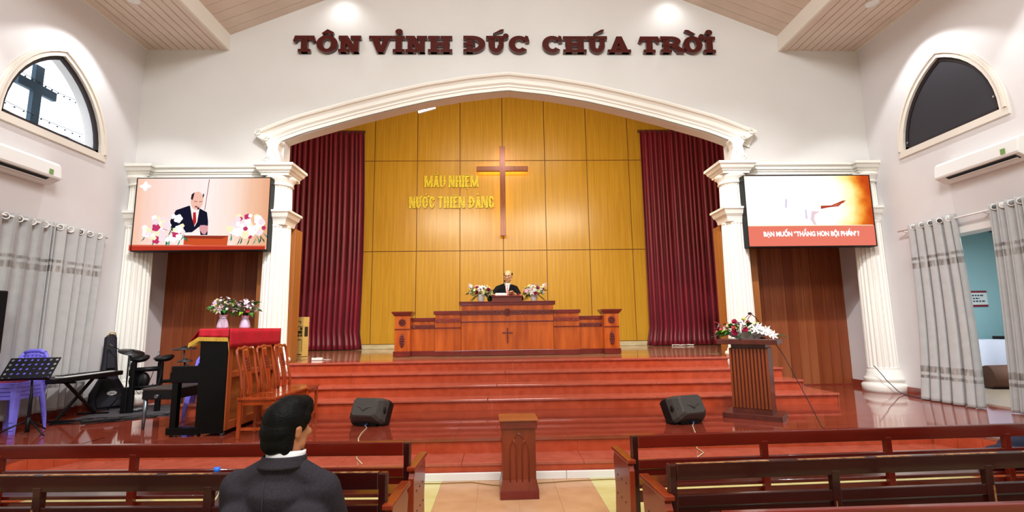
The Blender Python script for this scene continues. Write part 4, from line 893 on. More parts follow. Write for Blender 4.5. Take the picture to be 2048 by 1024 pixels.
def head_shapes(mb, M, s=1.0, balding=False):
    """skull, face and ears; M maps head space (x right, -y face, z up, origin at the head centre) to the body"""
    def E(c, r, n=16, k_=11):
        mb.ell(tuple(M @ Vector([v * s for v in c])), tuple(v * s for v in r), n, k_, M.to_3x3())
    E((0, .012, .025), (.074, .092, .088), 20, 14); E((0, -.022, -.040), (.062, .066, .072)); E((0, -.058, -.088), (.030, .026, .024)); E((0, -.072, .030), (.054, .022, .020))
    E((0, -.095, -.012), (.010, .014, .026)); E((0, -.104, -.030), (.014, .013, .011)); E((-.012, -.094, -.033), (.009, .010, .008)); E((.012, -.094, -.033), (.009, .010, .008))
    for x in (-1, 1):
        E((x * .040, -.066, -.018), (.024, .022, .022)); E((x * .076, .012, -.008), (.010, .020, .032)); E((x * .082, .016, .006), (.008, .018, .018)); E((x * .048, -.02, -.065), (.020, .035, .022))
    E((0, -.085, -.060), (.022, .012, .007)); E((0, -.083, -.070), (.019, .012, .007))
def put(M, c, s=1.0): return tuple(M @ Vector([v * s for v in c]))
skin_m = mat('skin', '#e2ae84', .5, color2='#daa278', scale=(20, 20, 20)); skin2_m = mat('skin_tan', '#b97a55', .5, color2='#ad6f4b', scale=(20, 20, 20))
hair_m = mat('black_hair', '#060505', .55, color2='#0a0909', scale=(30, 30, 120), bump=.4, bscale=(90, 90, 200), spec=.12); suit_m = mat('navy_black_suit', '#08080e', .85, color2='#0c0c14', scale=(40, 40, 40), spec=.2)
shirt_m = mat('white_shirt', '#f0eeee', .7)
# --- the speaker behind the pulpit
t = thing('person', 'balding man in a dark suit and red tie speaking behind the pulpit', 'person', (-.055, 1.88, ZS))
Z = lambda z: z - ZS
hm = Matrix.Translation((.035, -.03, Z(2.512))) @ Matrix.Rotation(-.22, 4, 'Z') @ Matrix.Rotation(.16, 4, 'X')
b = MB(); head_shapes(b, hm, 1.08)
cap_(b, (.02, .03, Z(2.24)), (.03, .015, Z(2.44)), .058, .052)
b.ell((0, .02, Z(2.06)), (.17, .105, .24)); b.ell((0, .02, Z(1.80)), (.155, .10, .16))
for s, el, wr, fw, up in ((-1, (-.345, -.10, Z(2.04)), (-.30, -.345, Z(2.115)), (.75, -.6, -.12), (0, .1, 1)), (1, (.29, -.12, Z(2.04)), (.135, -.315, Z(2.135)), (-.45, -.72, .35), (-.3, .2, 1))):
    cap_(b, (s * .185, .02, Z(2.235)), el, .052, .043); cap_(b, el, wr, .043, .028); hand(b, wr, fw, up, -s, 1.0, .5)
for s in (-1, 1): cap_(b, (s * .085, .02, Z(1.80)), (s * .095, 0, Z(1.36)), .085, .058); cap_(b, (s * .095, 0, Z(1.36)), (s * .10, .03, Z(1.0)), .055, .038); b.ell((s * .10, -.03, .04), (.042, .11, .038))
fuse('body', b, .0085, skin_m, t, 3)
j = MB(); j.ell((0, .02, Z(2.07)), (.205, .135, .24)); j.ell((0, .02, Z(1.84)), (.19, .13, .20)); cap_(j, (-.18, .02, Z(2.235)), (.18, .02, Z(2.235)), .07, .07)
for s, el, wr in ((-1, (-.345, -.10, Z(2.04)), (-.31, -.30, Z(2.10))), (1, (.29, -.12, Z(2.04)), (.17, -.25, Z(2.115)))):
    cap_(j, (s * .185, .02, Z(2.235)), el, .072, .060); cap_(j, el, wr, .058, .044)
    cap_(j, (s * .05, .045, Z(2.325)), (s * .19, .03, Z(2.265)), .045, .055)
fuse('suit_jacket', j, .010, suit_m, t, 4)
q = MB()
for s in (-1, 1): cap_(q, (s * .085, .02, Z(1.82)), (s * .095, 0, Z(1.36)), .098, .075); cap_(q, (s * .095, 0, Z(1.36)), (s * .10, .03, Z(1.0)), .072, .062)
fuse('trousers', q, .012, suit_m, t, 4)
q = MB(); q.add([(-.036, -.072, Z(2.335)), (.066, -.072, Z(2.335)), (.038, -.135, Z(2.20)), (.012, -.146, Z(2.09)), (-.016, -.135, Z(2.20)), (.012, -.118, Z(2.30))], [(0, 5, 3, 4), (5, 1, 2, 3)]); q.build('shirt_front', shirt_m, t, solid=.006)
q = MB(); q.lathe([(.062, 0), (.066, .035), (.064, .062)], (.022, .005, Z(2.305)), 20, Matrix.Rotation(.12, 4, 'X')); q.build('shirt_collar', shirt_m, t, solid=.005)
q = MB(); q.add([(-.004, -.118, Z(2.312)), (.036, -.118, Z(2.312)), (.028, -.134, Z(2.278)), (.042, -.168, Z(2.11)), (.014, -.174, Z(2.05)), (-.014, -.168, Z(2.11)), (.004, -.134, Z(2.278))], [(0, 1, 2, 6), (6, 2, 3, 4, 5)]); q.build('red_tie', mat('red_tie', '#c02a2a', .5, color2='#e8a0a0', scale=(60, 10, 60)), t, solid=.008)
for s in (-1, 1):
    q = MB(); q.add([(.012 + s * .055, -.075, Z(2.355)), (.012 + s * .10, -.085, Z(2.27)), (.012 + s * .075, -.140, Z(2.17)), (.012, -.160, Z(2.02)), (.012 + s * .042, -.128, Z(2.20))], [(0, 1, 2, 3, 4)]); q.build('lapel', suit_m, t, solid=.008)
q = MB()
for s in (-1, 1):
    q.ell(put(hm, (s * .072, .030, .028), 1.08), (.016, .050, .045), 12, 8, hm.to_3x3())
q.ell(put(hm, (0, .080, .005), 1.08), (.070, .030, .050), 14, 8, hm.to_3x3()); fuse('hair', q, .007, hair_m, t, 3)
q = MB()
for s in (-1, 1):
    cpt = [(s * .032 + .026 * math.cos(a), -.100 + .012 * abs(math.cos(a)), -.005 + .019 * math.sin(a)) for a in [i * PI / 6 for i in range(13)]]; q.tube([put(hm, c, 1.08) for c in cpt], .0022, 5)
    q.tube([put(hm, c, 1.08) for c in ((s * .058, -.085, -.002), (s * .082, 0, .002))], .002, 5)
q.build('spectacles', steel_m, t)
fm = mat('face_dark', '#3a1a14', .5)
q = MB()
for s in (-1, 1): q.ell(put(hm, (s * .032, -.0865, -.006), 1.08), (.012, .006, .006), 8, 5, hm.to_3x3())
q.build('eyes', fm, t)
q = MB()
for s in (-1, 1): q.tube([put(hm, c, 1.08) for c in ((s * .016, -.094, .022), (s * .034, -.090, .028), (s * .050, -.080, .022))], .004, 5)
q.build('eyebrows', fm, t)
q = MB(); q.ell(put(hm, (0, -.094, -.065), 1.08), (.020, .006, .006), 10, 5, hm.to_3x3()); q.build('mouth', mat('mouth_dark', '#6a2420', .5), t)

# --- the seated man in the foreground, seen from behind
t = thing('person', 'black-haired man in a dark grey suit sitting in a pew, seen from behind', 'person', (-1.17, -6.2, 0))
hm = Matrix.Translation((.0, .045, 1.030)) @ Matrix.Rotation(-.50, 4, 'Z') @ Matrix.Rotation(-.04, 4, 'X') @ Matrix.Rotation(PI, 4, 'Z')
b = MB(); head_shapes(b, hm, 1.0); cap_(b, (0, .005, .84), (.0, .035, .99), .066, .060)
b.ell((-.01, .02, .64), (.17, .10, .24)); b.ell((0, .05, .46), (.17, .14, .11))
ARM = ((-1, (-.200, .03, .788), (-.235, .10, .53), (-.10, .28, .545)), (1, (.165, .03, .775), (.215, .12, .53), (.06, .30, .545)))
for s, sh, el, wr in ARM:
    cap_(b, sh, el, .050, .042); cap_(b, el, wr, .042, .028); hand(b, wr, (-s * .8, .5, -.05), (0, 0, 1), s, 1.0, .5)
for s in (-1, 1): cap_(b, (s * .085, .06, .47), (s * .10, .40, .47), .080, .058); cap_(b, (s * .10, .40, .47), (s * .10, .37, .10), .055, .038); b.ell((s * .10, .43, .04), (.042, .11, .038))
fuse('body', b, .0075, skin2_m, t, 3)
gsuit = mat('charcoal_suit', '#29252a', .9, spec=.2, color2='#312c32', scale=(120, 120, 120), bump=.12, bscale=(160, 160, 160))
j = MB(); j.ell((-.015, .02, .66), (.198, .125, .24), 24, 16); j.ell((-.01, .045, .47), (.20, .135, .16)); cap_(j, (-.172, .02, .772), (.138, .02, .770), .080, .078); cap_(j, (-.15, -.02, .66), (.11, -.02, .66), .105, .105)
for s, sh, el, wr in ARM:
    cap_(j, sh, el, .076, .066, 16); cap_(j, el, (Vector(el).lerp(Vector(wr), .9)), .064, .048, 16); cap_(j, (s * .035 - .005, .005, .880), (sh[0] * .93, .02, .795), .055, .062)
cap_(j, (-.01, .0, .77), (-.005, .01, .846), .13, .084)
o = fuse('suit_jacket', j, .0085, gsuit, t, 7)
# collar of the jacket and of the shirt
def collar(z0, z1, r0, r1, c0, c1, m, nm, gap=.5, sol=.008, dz=0.0):
    q = MB()
    def fn(u, v):
        a = -PI / 2 + (u - .5) * 2 * (PI - gap); r_ = r0 + (r1 - r0) * v; drop = dz * (1 - math.cos(a + PI / 2)) * .5
        return (c0[0] + (c1[0] - c0[0]) * v + r_ * math.cos(a) * 1.08, c0[1] + (c1[1] - c0[1]) * v + r_ * math.sin(a), z0 + (z1 - z0) * v - drop)
    q.grid(fn, 40, 5); return q.build(nm, m, t, solid=sol)
collar(.884, .929, .091, .081, (-.004, .006), (-.002, .018), gsuit, 'jacket_collar', .75, .007, .012); collar(.900, .950, .075, .072, (0, .014), (.002, .027), shirt_m, 'shirt_collar', .35, .006, .02)
q = MB(); q.tube([(-.03, -.118, .85), (-.022, -.134, .74), (-.02, -.136, .60), (-.015, -.12, .47)], .0025, 5); q.build('back_seam', mat('seam', '#242126', .9), t)
q = MB()
for s, sh, el, wr in ARM:
    q.tube([(sh[0] * .80, -.055, sh[2] - .085), (sh[0] * .86, -.056, sh[2] - .02), (sh[0] * .92, -.03, sh[2] + .045), (sh[0] * .94, .02, sh[2] + .072)], .003, 5)
q.build('shoulder_seam', MATS['seam'], t)
q = MB()
for s in (-1, 1): cap_(q, (s * .085, .06, .47), (s * .10, .40, .47), .095, .075); cap_(q, (s * .10, .40, .47), (s * .10, .37, .09), .072, .060)
fuse('trousers', q, .012, gsuit, t, 4)
q = MB(); hr = lambda c, r_: q.ell(put(hm, c), r_, 20, 14, hm.to_3x3())
hr((0, .020, .040), (.090, .104, .090)); hr((0, .052, -.005), (.083, .076, .078)); hr((0, .070, -.050), (.068, .052, .055)); hr((0, -.045, .080), (.074, .058, .050)); hr((0, -.01, .10), (.072, .075, .045)); hr((.0, -.078, .085), (.05, .03, .035)); hr((.0, -.062, .104), (.058, .045, .038))
for s in (-1, 1): hr((s * .074, .018, .035), (.014, .040, .040)); hr((s * .073, -.030, .045), (.014, .025, .030)); hr((s * .060, .055, -.055), (.022, .034, .050)); 
h_ = fuse('hair', q, .0055, hair_m, t, 12)
dsp = bpy.data.textures.new('hair_noise', 'CLOUDS'); dsp.noise_scale = .018
md = h_.modifiers.new('strands', 'DISPLACE'); md.texture = dsp; md.strength = .0025; md.mid_level = .5

# ------------------------------------------------------------------ flowers
def petal_mesh(name, m, n=6, r=.05, cup=.35, wide=.5):
    q = MB(); q.smooth = True
    for k_ in range(n):
        a = 2 * PI * k_ / n; ca, sa = math.cos(a), math.sin(a)
        pr_ = [(0, 0, 0), (.5, wide * .5, .18 * cup * 2), (1, 0, cup), (.5, -wide * .5, .18 * cup * 2)]
        q.add([(r * (u * ca - v * sa), r * (u * sa + v * ca), r * w_) for u, v, w_ in pr_], [(0, 1, 2, 3)])
    q.smooth = False; q.ell((0, 0, r * .12), r * .16, 6, 4); return q.mesh(name, m)
def rose_mesh(name, m, r=.04):
    q = MB(); q.smooth = True
    for lay, (n, rr_, cu) in enumerate(((5, 1.0, .55), (5, .75, .85), (4, .48, 1.1))):
        for k_ in range(n):
            a = 2 * PI * (k_ + .5 * lay) / n
            def P_(u, v): return (r * rr_ * (u * math.cos(a) - v * math.sin(a)), r * rr_ * (u * math.sin(a) + v * math.cos(a)))
            vs = []
            for u, v, z_ in ((.1, 0, -.2), (.55, .5, .2), (1, .42, cu), (1.08, 0, cu * 1.05), (1, -.42, cu), (.55, -.5, .2)): x, y = P_(u, v); vs.append((x, y, r * z_))
            q.add(vs, [(0, 1, 2, 3), (0, 3, 4, 5)])
    q.ell((0, 0, r * .3), (r * .4, r * .4, r * .5), 8, 5); return q.mesh(name, m)
def leaf_mesh(name, m, L_=.12, wd=.03):
    q = MB(); q.add([(0, 0, 0), (L_ * .35, wd, .012), (L_ * .7, wd * .7, .008), (L_, 0, -.02), (L_ * .7, -wd * .7, .008), (L_ * .35, -wd, .012)], [(0, 1, 2, 3), (0, 3, 4, 5)]); return q.mesh(name, m)
def frond_mesh(name, m, L_=.2):
    q = MB()
    for i in range(9):
        u = .12 + .86 * i / 8; ln_ = .07 * (1 - .75 * abs(u - .4))
        for s in (-1, 1): q.add([(L_ * u, 0, -.10 * L_ * u * u), (L_ * u + ln_ * .75, s * ln_ * .8, -.10 * L_ * u * u - .015), (L_ * u + ln_ * .6, s * ln_ * .55, -.10 * L_ * u * u - .006)], [(0, 1, 2)])
    q.tube([(0, 0, 0), (L_ * .5, 0, -.02 * L_), (L_, 0, -.1 * L_)], .003, 4); return q.mesh(name, m)
wp = mat('white_petal', '#f6f2ee', .6); pkp = mat('pink_petal', '#dda2cc', .6, color2='#f0d2e6', scale=(40, 40, 40)); mgp = mat('magenta_petal', '#b62352', .6); yp = mat('cream_yellow_petal', '#eef0a8', .6); pwp = mat('blush_petal', '#f2d6e0', .6, color2='#e8b8cc', scale=(30, 30, 30)); crp = mat('coral_petal', '#d8645e', .6)
gl = mat('leaf_green', '#3f8a2c', .5, color2='#2f6f22', scale=(20, 20, 20)); gd = mat('leaf_dark_green', '#1f4a22', .5); gy = mat('leaf_lime', '#9ab83a', .5)
FL = {'white': petal_mesh('white_lily', wp, 6, .075, .35, .42), 'pink': petal_mesh('pink_orchid', pkp, 5, .055, .25, .7), 'rose': rose_mesh('magenta_rose', mgp, .042), 'yellow': petal_mesh('yellow_bloom', yp, 8, .045, .3, .5), 'blush': petal_mesh('blush_bloom', pwp, 7, .05, .4, .55), 'coral': rose_mesh('coral_rose', crp, .038), 'bud': petal_mesh('white_bud', wp, 5, .026, .6, .7), 'cream': rose_mesh('cream_rose', yp, .036)}
LF = {'leaf': leaf_mesh('green_leaf', gl), 'dark': leaf_mesh('dark_leaf', gd, .13, .026), 'lime': leaf_mesh('lime_leaf', gy, .10, .024), 'frond': frond_mesh('palm_frond', gd, .2)}
def bouquet(t, c, r, kinds, n, seed, leaves, lk, size=1.0, low=-.35, lsize=1.0, stems=True):
    rr_ = random.Random(seed); c = Vector(c); q = MB()
    for i in range(n):
        ph = i * 2.399963 + rr_.uniform(-.3, .3); zc = low + (1 - low) * (i + .5) / n; zc = min(.98, zc); h_ = math.sqrt(1 - zc * zc); d = Vector((h_ * math.cos(ph), h_ * math.sin(ph), zc))
        p_ = c + Vector((d.x * r[0], d.y * r[1], d.z * r[2])) * rr_.uniform(.82, 1.08); kd = kinds[rr_.randrange(len(kinds))]
        e = d.to_track_quat('Z', 'Y').to_euler(); s_ = size * rr_.uniform(.8, 1.15)
        inst(FL[kd], 'blossom', t, p_, e, (s_, s_, s_))
        if stems: q.tube([c - Vector((0, 0, r[2] * .9)), c.lerp(p_, .6), p_], .003, 4)
    if stems: q.build('stems', gd, t)
    for i in range(leaves):
        ph = i * 2.399963 + 1; zc = rr_.uniform(-.6, .7); h_ = math.sqrt(1 - zc * zc); d = Vector((h_ * math.cos(ph), h_ * math.sin(ph), zc)); p_ = c + Vector((d.x * r[0], d.y * r[1], d.z * r[2])) * rr_.uniform(.55, .8)
        k_ = lk[rr_.randrange(len(lk))]; s_ = lsize * rr_.uniform(.8, 1.25); inst(LF[k_], 'leaf', t, p_, (rr_.uniform(-.4, .4), -math.asin(max(-1, min(1, zc))) * .7, ph), (s_, s_, s_))
for i, (x, lb) in enumerate(((-.575, 'white and pink flowers on the pulpit before the speaker\'s outstretched arm, beside his papers'), (.485, 'white and pink flowers in a white vase on the pulpit, beside the speaker\'s raised hand'))):
    t = thing('flower_arrangement', lb, 'flowers', (x, 1.50, 1.962), group='pulpit flowers'); s = -1 if i == 0 else 1
    q = MB(); q.lathe([(.045, 0), (.055, .01), (.07, .08), (.075, .13), (.085, .15), (.07, .15), (.05, .05)], n=16); q.build('vase', white_m, t)
    bouquet(t, (0, 0, .20), (.215, .13, .125), ['white', 'white', 'blush', 'rose', 'yellow', 'pink', 'white', 'cream'], 38, 11 + i, 22, ['leaf', 'dark', 'lime'], .95)
    for k_ in range(6):
        a = s * .0 + [2.6, 3.4, 4.0, 4.9, 5.6, .1][k_]; inst(LF['frond'], 'palm_frond', t, (.06 * math.cos(a), .05 * math.sin(a), .16), (0, .55, a), (1, 1, 1))
    q = MB()
    for k_ in range(2):
        a0 = (PI if s < 0 else 0) + (k_ - .5) * .5; pts = [(.08 * math.cos(a0), 0, .25), (.20 * math.cos(a0), -.02, .30 + .03 * k_), (.27 * math.cos(a0), -.03, .29 + .05 * k_)]; q.tube(pts, .003, 4)
        for u in range(4): inst(FL['blush' if u % 2 else 'white'], 'blossom', t, (pts[1][0] + (pts[2][0] - pts[1][0]) * u / 3, -.03 - .01 * u, pts[1][2] + (pts[2][2] - pts[1][2]) * u / 3 + .02 * (u % 2)), (1.2, .5 * u, .4 * u), (.42, .42, .42))
    q.build('orchid_stem', gl, t)

# ------------------------------------------------------------------ slatted lectern on the platform
LX, LY, LA = 2.975, -2.13, math.radians(-37)
t = thing('slatted_lectern', 'brown wooden lectern with a slatted front and overhanging top on the red platform', 'lectern', (LX, LY, ZP), LA)
lw = mat('lectern_wood', '#5a2419', .32, color2='#4a1b12', scale=(8, 8, 1), coat=.2); lw2 = mat('lectern_slat', '#8a3f1e', .35, color2='#74330f', scale=(12, 12, 1.2))
q = MB(); q.box(-.335, -.235, 0, .335, .235, .062); q.build('base_slab', lw, t, bevel=.004); q = MB(); q.box(-.225, -.165, .062, .225, .165, .12); q.build('lower_plinth', lw, t)
q = MB(); q.box(-.222, -.150, .12, .222, .160, .855); q.build('body', lw, t, bevel=.003)
sm = MB(); sm.box(-.012, -.022, .125, .012, 0, .845); sme = sm.mesh('slat', lw2)
for i in range(11): inst(sme, 'slat', t, (-.208 + .0416 * i, -.150, 0))
q = MB(); q.box(-.20, -.14, .855, .20, .14, .905); q.build('neck', lw, t); q = MB(); q.box(-.345, -.235, .90, .345, .235, .965); q.build('top', lw, t, bevel=.006)
t = thing('lectern_flowers', 'low arrangement of white orchids, pink and red blooms lying on the slatted lectern', 'flowers', (LX - .02, LY + .0, ZP + .967), LA)
q = MB()
def foil(u, v): a = 2 * PI * u; r_ = .08 + .07 * v + .02 * math.sin(a * 11) * v; return (r_ * math.cos(a) * 1.7, r_ * math.sin(a) * .8, .075 * v + .012 * math.sin(a * 7) * v)
q.grid(foil, 66, 4); q.build('foil_wrap', mat('silver_foil', '#c9c3c0', .4), t)
bouquet(t, (-.07, -.02, .10), (.27, .17, .13), ['pink', 'blush', 'rose', 'rose', 'yellow', 'pink', 'coral', 'cream'], 32, 5, 40, ['leaf', 'dark', 'lime'], .85, -.3)
for k_, (x, z_) in enumerate(((.12, .12), (.17, .10), (.22, .085), (.27, .065), (.31, .045), (.16, .14), (.24, .11))): inst(FL['white'], 'blossom', t, (x, -.14 + .01 * k_, z_), (1.2, .2 * k_, .3), (.85, .85, .85))
for k_ in range(7): inst(LF['frond'], 'palm_frond', t, ((-.28, .30, -.22, .26, -.1, .05, .33)[k_], -.05, .06), (0, .15, (3.3, .1, 3.9, -.5, 4.4, 5.0, .5)[k_]), (.7, .7, .7))
q = MB()
for a, b_ in (((.0, 0, .12), (.08, -.02, .32)), ((-.05, .02, .12), (.03, .0, .30)), ((-.2, 0, .1), (-.40, .0, .22)), ((-.2, 0, .08), (-.42, .02, .13))): q.tube([a, ((a[0] + b_[0]) / 2 - .02, a[1], (a[2] + b_[2]) / 2 + .03), b_], .005, 5)
q.build('bare_twig', mat('red_twig', '#8a2a3a', .5), t)
t = thing('microphone', 'black gooseneck microphone rising from the flowers on the slatted lectern', 'microphone', (LX + .16, LY - .02, ZP + .967), LA)
q = MB(); q.tube([(0, 0, 0), (0, .0, .16), (-.06, -.02, .27), (-.11, -.03, .315)], .006, 6); q.build('gooseneck', black_m, t); q = MB(); q.lathe([(.035, 0), (.035, .012), (0, .014)], n=12); q.build('foot', black_m, t); q = MB(); q.ell((-.12, -.03, .318), (.024, .018, .018), 8, 6); q.build('capsule', black_m, t)
t = thing('microphone_cable', 'dark cable running from the slatted lectern down across the steps', 'cable', (LX, LY, ZP))
q = MB(); q.tube([(.24, -.13, .93), (.262, -.26, .80), (.31, -.52, .40), (.350, -.76, .02), (.358, -.80, .006), (.362, -.895, .006)], .0045, 5); q.build('cable', black_m, t)

# ------------------------------------------------------------------ stage monitors
def monitor(loc, rz, label):
    t = thing('stage_monitor', label, 'speaker', loc, rz, 'stage monitors')
    # local: back of the cabinet faces -y (towards the hall), grille up and towards +y
    def ring(d, hw, hh_, ch): return [(-hw + ch, -hh_, d), (hw - ch, -hh_, d), (hw, -hh_ + ch, d), (hw, hh_ - ch, d), (hw - ch, hh_, d), (-hw + ch, hh_, d), (-hw, hh_ - ch, d), (-hw, -hh_ + ch, d)]
    T = Matrix.Translation((0, 0, .158)) @ Matrix.Rotation(math.radians(62), 4, 'X')
    def loft(rings, nm, m, bev=.006, caps=(True, True)):
        q = MB(); vs = [tuple(T @ Vector((x, y, d))) for r_ in rings for x, y, d in r_]; fs = []
        for i in range(len(rings) - 1): fs += [(8 * i + k_, 8 * i + (k_ + 1) % 8, 8 * i + 8 + (k_ + 1) % 8, 8 * i + 8 + k_) for k_ in range(8)]
        if caps[0]: fs.append(tuple(range(8)))
        if caps[1]: fs.append(tuple(8 * (len(rings) - 1) + k_ for k_ in range(8)))
        q.add(vs, fs); return q.build(nm, m, t, bevel=bev)
    # d > 0 is the rear of the cabinet
    loft([ring(-.13, .225, .150, .02), ring(-.06, .232, .155, .02), ring(.0, .228, .150, .02)], 'front_shell', black_m)
    loft([ring(.0, .228, .150, .03), ring(.08, .205, .140, .03), ring(.150, .165, .115, .03), ring(.165, .150, .10, .03)], 'rear_shell', darkgrey_m, .008)
    loft([ring(-.134, .205, .135, .02), ring(-.128, .205, .135, .02)], 'grille', mat('speaker_grille', '#1c1c1e', .6, bump=.5, bscale=(300, 300, 300)), 0)
    q = MB()
    for x in (-.10, .09): q.bar(T @ Vector((x, .05, .160)), T @ Vector((x * 1.02, .125, .105)), .008, .008)
    q.build('groove', black_m, t)
    q = MB(); q.tube([tuple(T @ Vector(p_)) for p_ in ((-.19, -.02, .105), (-.11, .01, .158), (-.04, -.01, .17), (0, -.045, .17), (.04, -.01, .17), (.11, .01, .158), (.19, -.02, .105))], .008, 6); q.build('moulded_ridge', darkgrey_m, t)
    q = MB()
    for s in (-1, 1):
        q.ell(tuple(T @ Vector((s * .215, .0, .04))), (.012, .03, .045), 10, 6)
    q.build('handle_recess', black_m, t)
    q = MB(); q.box(-.13, -.09, 0, .13, .02, .05); q.build('connector_panel', black_m, t, bevel=.008)
    q = MB(); q.tube([(.02, -.10, .03), (.02, -.13, .025)], .012, 8); q.build('plug', mat('blue_plug', '#3a4a9a', .4), t)
    q = MB()
    for x in (-.17, .17): q.box(x - .02, -.06, 0, x + .02, -.02, .03); q.box(x - .02, .08, 0, x + .02, .12, .03)
    q.build('rubber_foot', black_m, t); return t
monitor((-1.80, -2.18, ZP), math.radians(-16), 'grey stage monitor speaker on the red platform, nearer to the seated man')
monitor((1.98, -2.42, ZP), math.radians(20), 'grey stage monitor speaker on the red platform, near the slatted lectern')
wire = mat('cream_wire', '#cdb892', .5)
for x0_, y0_, pts, lb in ((-1.80, -2.18, [(-.03, -.13, .02), (.02, -.22, .007), (.035, -.50, .007), (.08, -.80, .007), (.10, -.858, .004), (.10, -.868, -.145), (.10, -.92, -.147), (.13, -1.0, -.147), (.23, -1.19, -.147)], 'cream cable trailing from the monitor speaker near the seated man'), (1.98, -2.42, [(.05, -.13, .02), (.0, -.22, .007), (-.07, -.45, .007), (-.11, -.58, .007), (-.12, -.618, .004), (-.12, -.628, -.145), (-.11, -.70, -.147), (-.12, -.80, -.147), (-.24, -.95, -.147)], 'cream cable trailing from the monitor speaker near the lectern')):
    t = thing('speaker_cable', lb, 'cable', (x0_, y0_, ZP)); q = MB(); q.tube(pts, .006, 6); q.build('cable', wire, t)
t = thing('floor_cable', 'thin brown cable lying on the tiles in front of the white trunking', 'cable', (0, -3.5, 0))
q = MB(); q.tube([(-1.2, .02, .004), (-.8, 0, .004), (-.5, .02, .004), (-.3, -.08, .004), (-.16, -.12, .004), (.1, -.06, .004), (.5, -.0, .004), (.85, .02, .004), (1.1, -.05, .004), (1.3, -.02, .004)], .005, 5); q.build('cable', mat('brown_cable', '#8a6a3a', .5), t)

# ------------------------------------------------------------------ aisle pedestal
t = thing('aisle_pedestal', 'small wooden pedestal with pointed arch relief standing in the tiled aisle', 'pedestal', (-.058, -3.98, 0), math.radians(1.5))
pw = mat('pedestal_wood', '#7e2f14', .3, color2='#672208', scale=(10, 10, 1), coat=.2); pw2 = mat('pedestal_top_wood', '#a2561f', .3, color2='#8a4415', scale=(3, 12, 8), coat=.3)
q = MB(); q.box(-.168, -.01, 0, .168, .30, .072); q.build('base', pulpitd_m, t, bevel=.004)
v = [(-.168, -.01, .072), (.168, -.01, .072), (.168, .30, .072), (-.168, .30, .072), (-.148, .01, .16), (.148, .01, .16), (.148, .28, .16), (-.148, .28, .16)]
q = MB(); q.add(v, [(0, 1, 5, 4), (1, 2, 6, 5), (2, 3, 7, 6), (3, 0, 4, 7)]); q.box(-.146, .012, .10, .146, .278, .60); q.build('body', pw, t)
q = MB(); q.box(-.160, -.006, .585, .160, .295, .648); q.build('cap', pulpitd_m, t, bevel=.004); q = MB(); q.box(-.172, -.02, .648, .172, .31, .664); q.build('top_board', pw2, t, bevel=.003)
q = MB()
for pts in ([(-.080, .10), (-.080, .42), (-.062, .475), (-.035, .515), (-.003, .545), (.030, .515), (.062, .465), (.082, .40), (.085, .10)], [(-.048, .495), (-.034, .45), (-.026, .40), (-.024, .10)], [(.050, .49), (.034, .45), (.028, .40), (.026, .10)]): q.tube([(x, .010, z_) for x, z_ in pts], .0065, 6)
q.build('arch_relief', pw, t)

# ------------------------------------------------------------------ pews
def pew(loc, rz, sgn, L_, label, railm, slatm, worn=False, seatm=None):
    t = thing('pew', label, 'pew', loc, rz, 'rows of pews'); S_ = lambda a, b: (min(sgn * a, sgn * b), max(sgn * a, sgn * b))
    def bx(a, b, y0, y1, z0, z1, nm, m, bev=.004):
        x0_, x1_ = S_(a, b); q = MB(); q.box(x0_, y0, z0, x1_, y1, z1); return q.build(nm, m, t, bevel=bev)
    bx(.0, .045, -.025, .02, 0, .72, 'end_post', pewd_m, .008)
    bx(L_ - .045, L_, -.025, .02, 0, .72, 'end_post', pewd_m, .008)
    bx(.045, L_ - .045, -.022, .016, .635, .722, 'top_rail', railm, .006)
    bx(.045, L_ - .045, -.018, .010, .500, .558, 'back_slat', slatm); bx(.045, L_ - .045, -.004, .020, .452, .494, 'back_slat', slatm); bx(.045, L_ - .045, .02, .045, .275, .345, 'seat_rail', slatm)
    x = .92
    while x < L_ - .3: bx(x, x + .045, -.024, .014, .0, .66, 'back_post', railm if not worn else pewd_m); x += .91
    bx(.03, L_ - .03, .02, .40, .362, .387, 'seat', seatm or pew_m, .006); bx(.03, L_ - .03, .36, .385, .29, .362, 'seat_apron', slatm)
    for a in (-.035, L_):
        x0_, x1_ = S_(a, a + .038)
        q = MB(); q.prism([(-.06, 0), (-.06, .50), (-.03, .545), (.30, .545), (.335, .50), (.30, .30), (.33, 0)], x0_, x1_, 'x'); e = q.build('end_panel', pewend_m, t, bevel=.004)
        x2, x3 = S_(a - .008, a + .05); q = MB(); q.box(x2, -.06, .545, x3, .36, .572); q.build('armrest', pewend_m, t, bevel=.006)
        if a < 0:
            q = MB()
            for i in range(3):
                for k_ in range(3): yy = .03 + .10 * i + .02 * (k_ % 2); zz = .14 + .13 * k_; q.ell((sgn * (a) , yy, zz), (.004, .008, .008), 6, 4)
            q.build('wood_plug', pewd_m, e)
    if worn:
        q = MB(); rr_ = random.Random(int(loc[0] * 10)); x0_ = .05
        while x0_ < L_ - .3:
            l_ = rr_.uniform(.2, .6); a_, b_ = S_(x0_, min(L_ - .06, x0_ + l_)); q.box(a_, -.0232, .7205, b_, -.006, .7232); x0_ += l_ + rr_.uniform(.02, .2)
        a_, b_ = S_(.93, .935); q.box(a_, -.0265, .30, b_, -.0235, .50); a_, b_ = S_(1.862, 1.872); q.box(a_, -.0265, .36, b_, -.0235, .55)
        q.build('worn_edge', worn_m, t)['kind'] = 'stuff'
    return t
redrail = mat('pew_red_rail', '#6a160b', .22, color2='#561006', scale=(1.2, 10, 10), coat=.35)
pr_ = math.radians(2.6)
pew((.67, -4.965, 0), pr_, 1, 3.5, 'front pew beside the aisle, with a reddish rail, nearest to the slatted lectern', redrail, pew_m)
pew((.68, -5.685, 0), pr_, 1, 3.5, 'dark worn second-row pew behind the front pew facing the lectern', pewd_m, pewd_m, True)
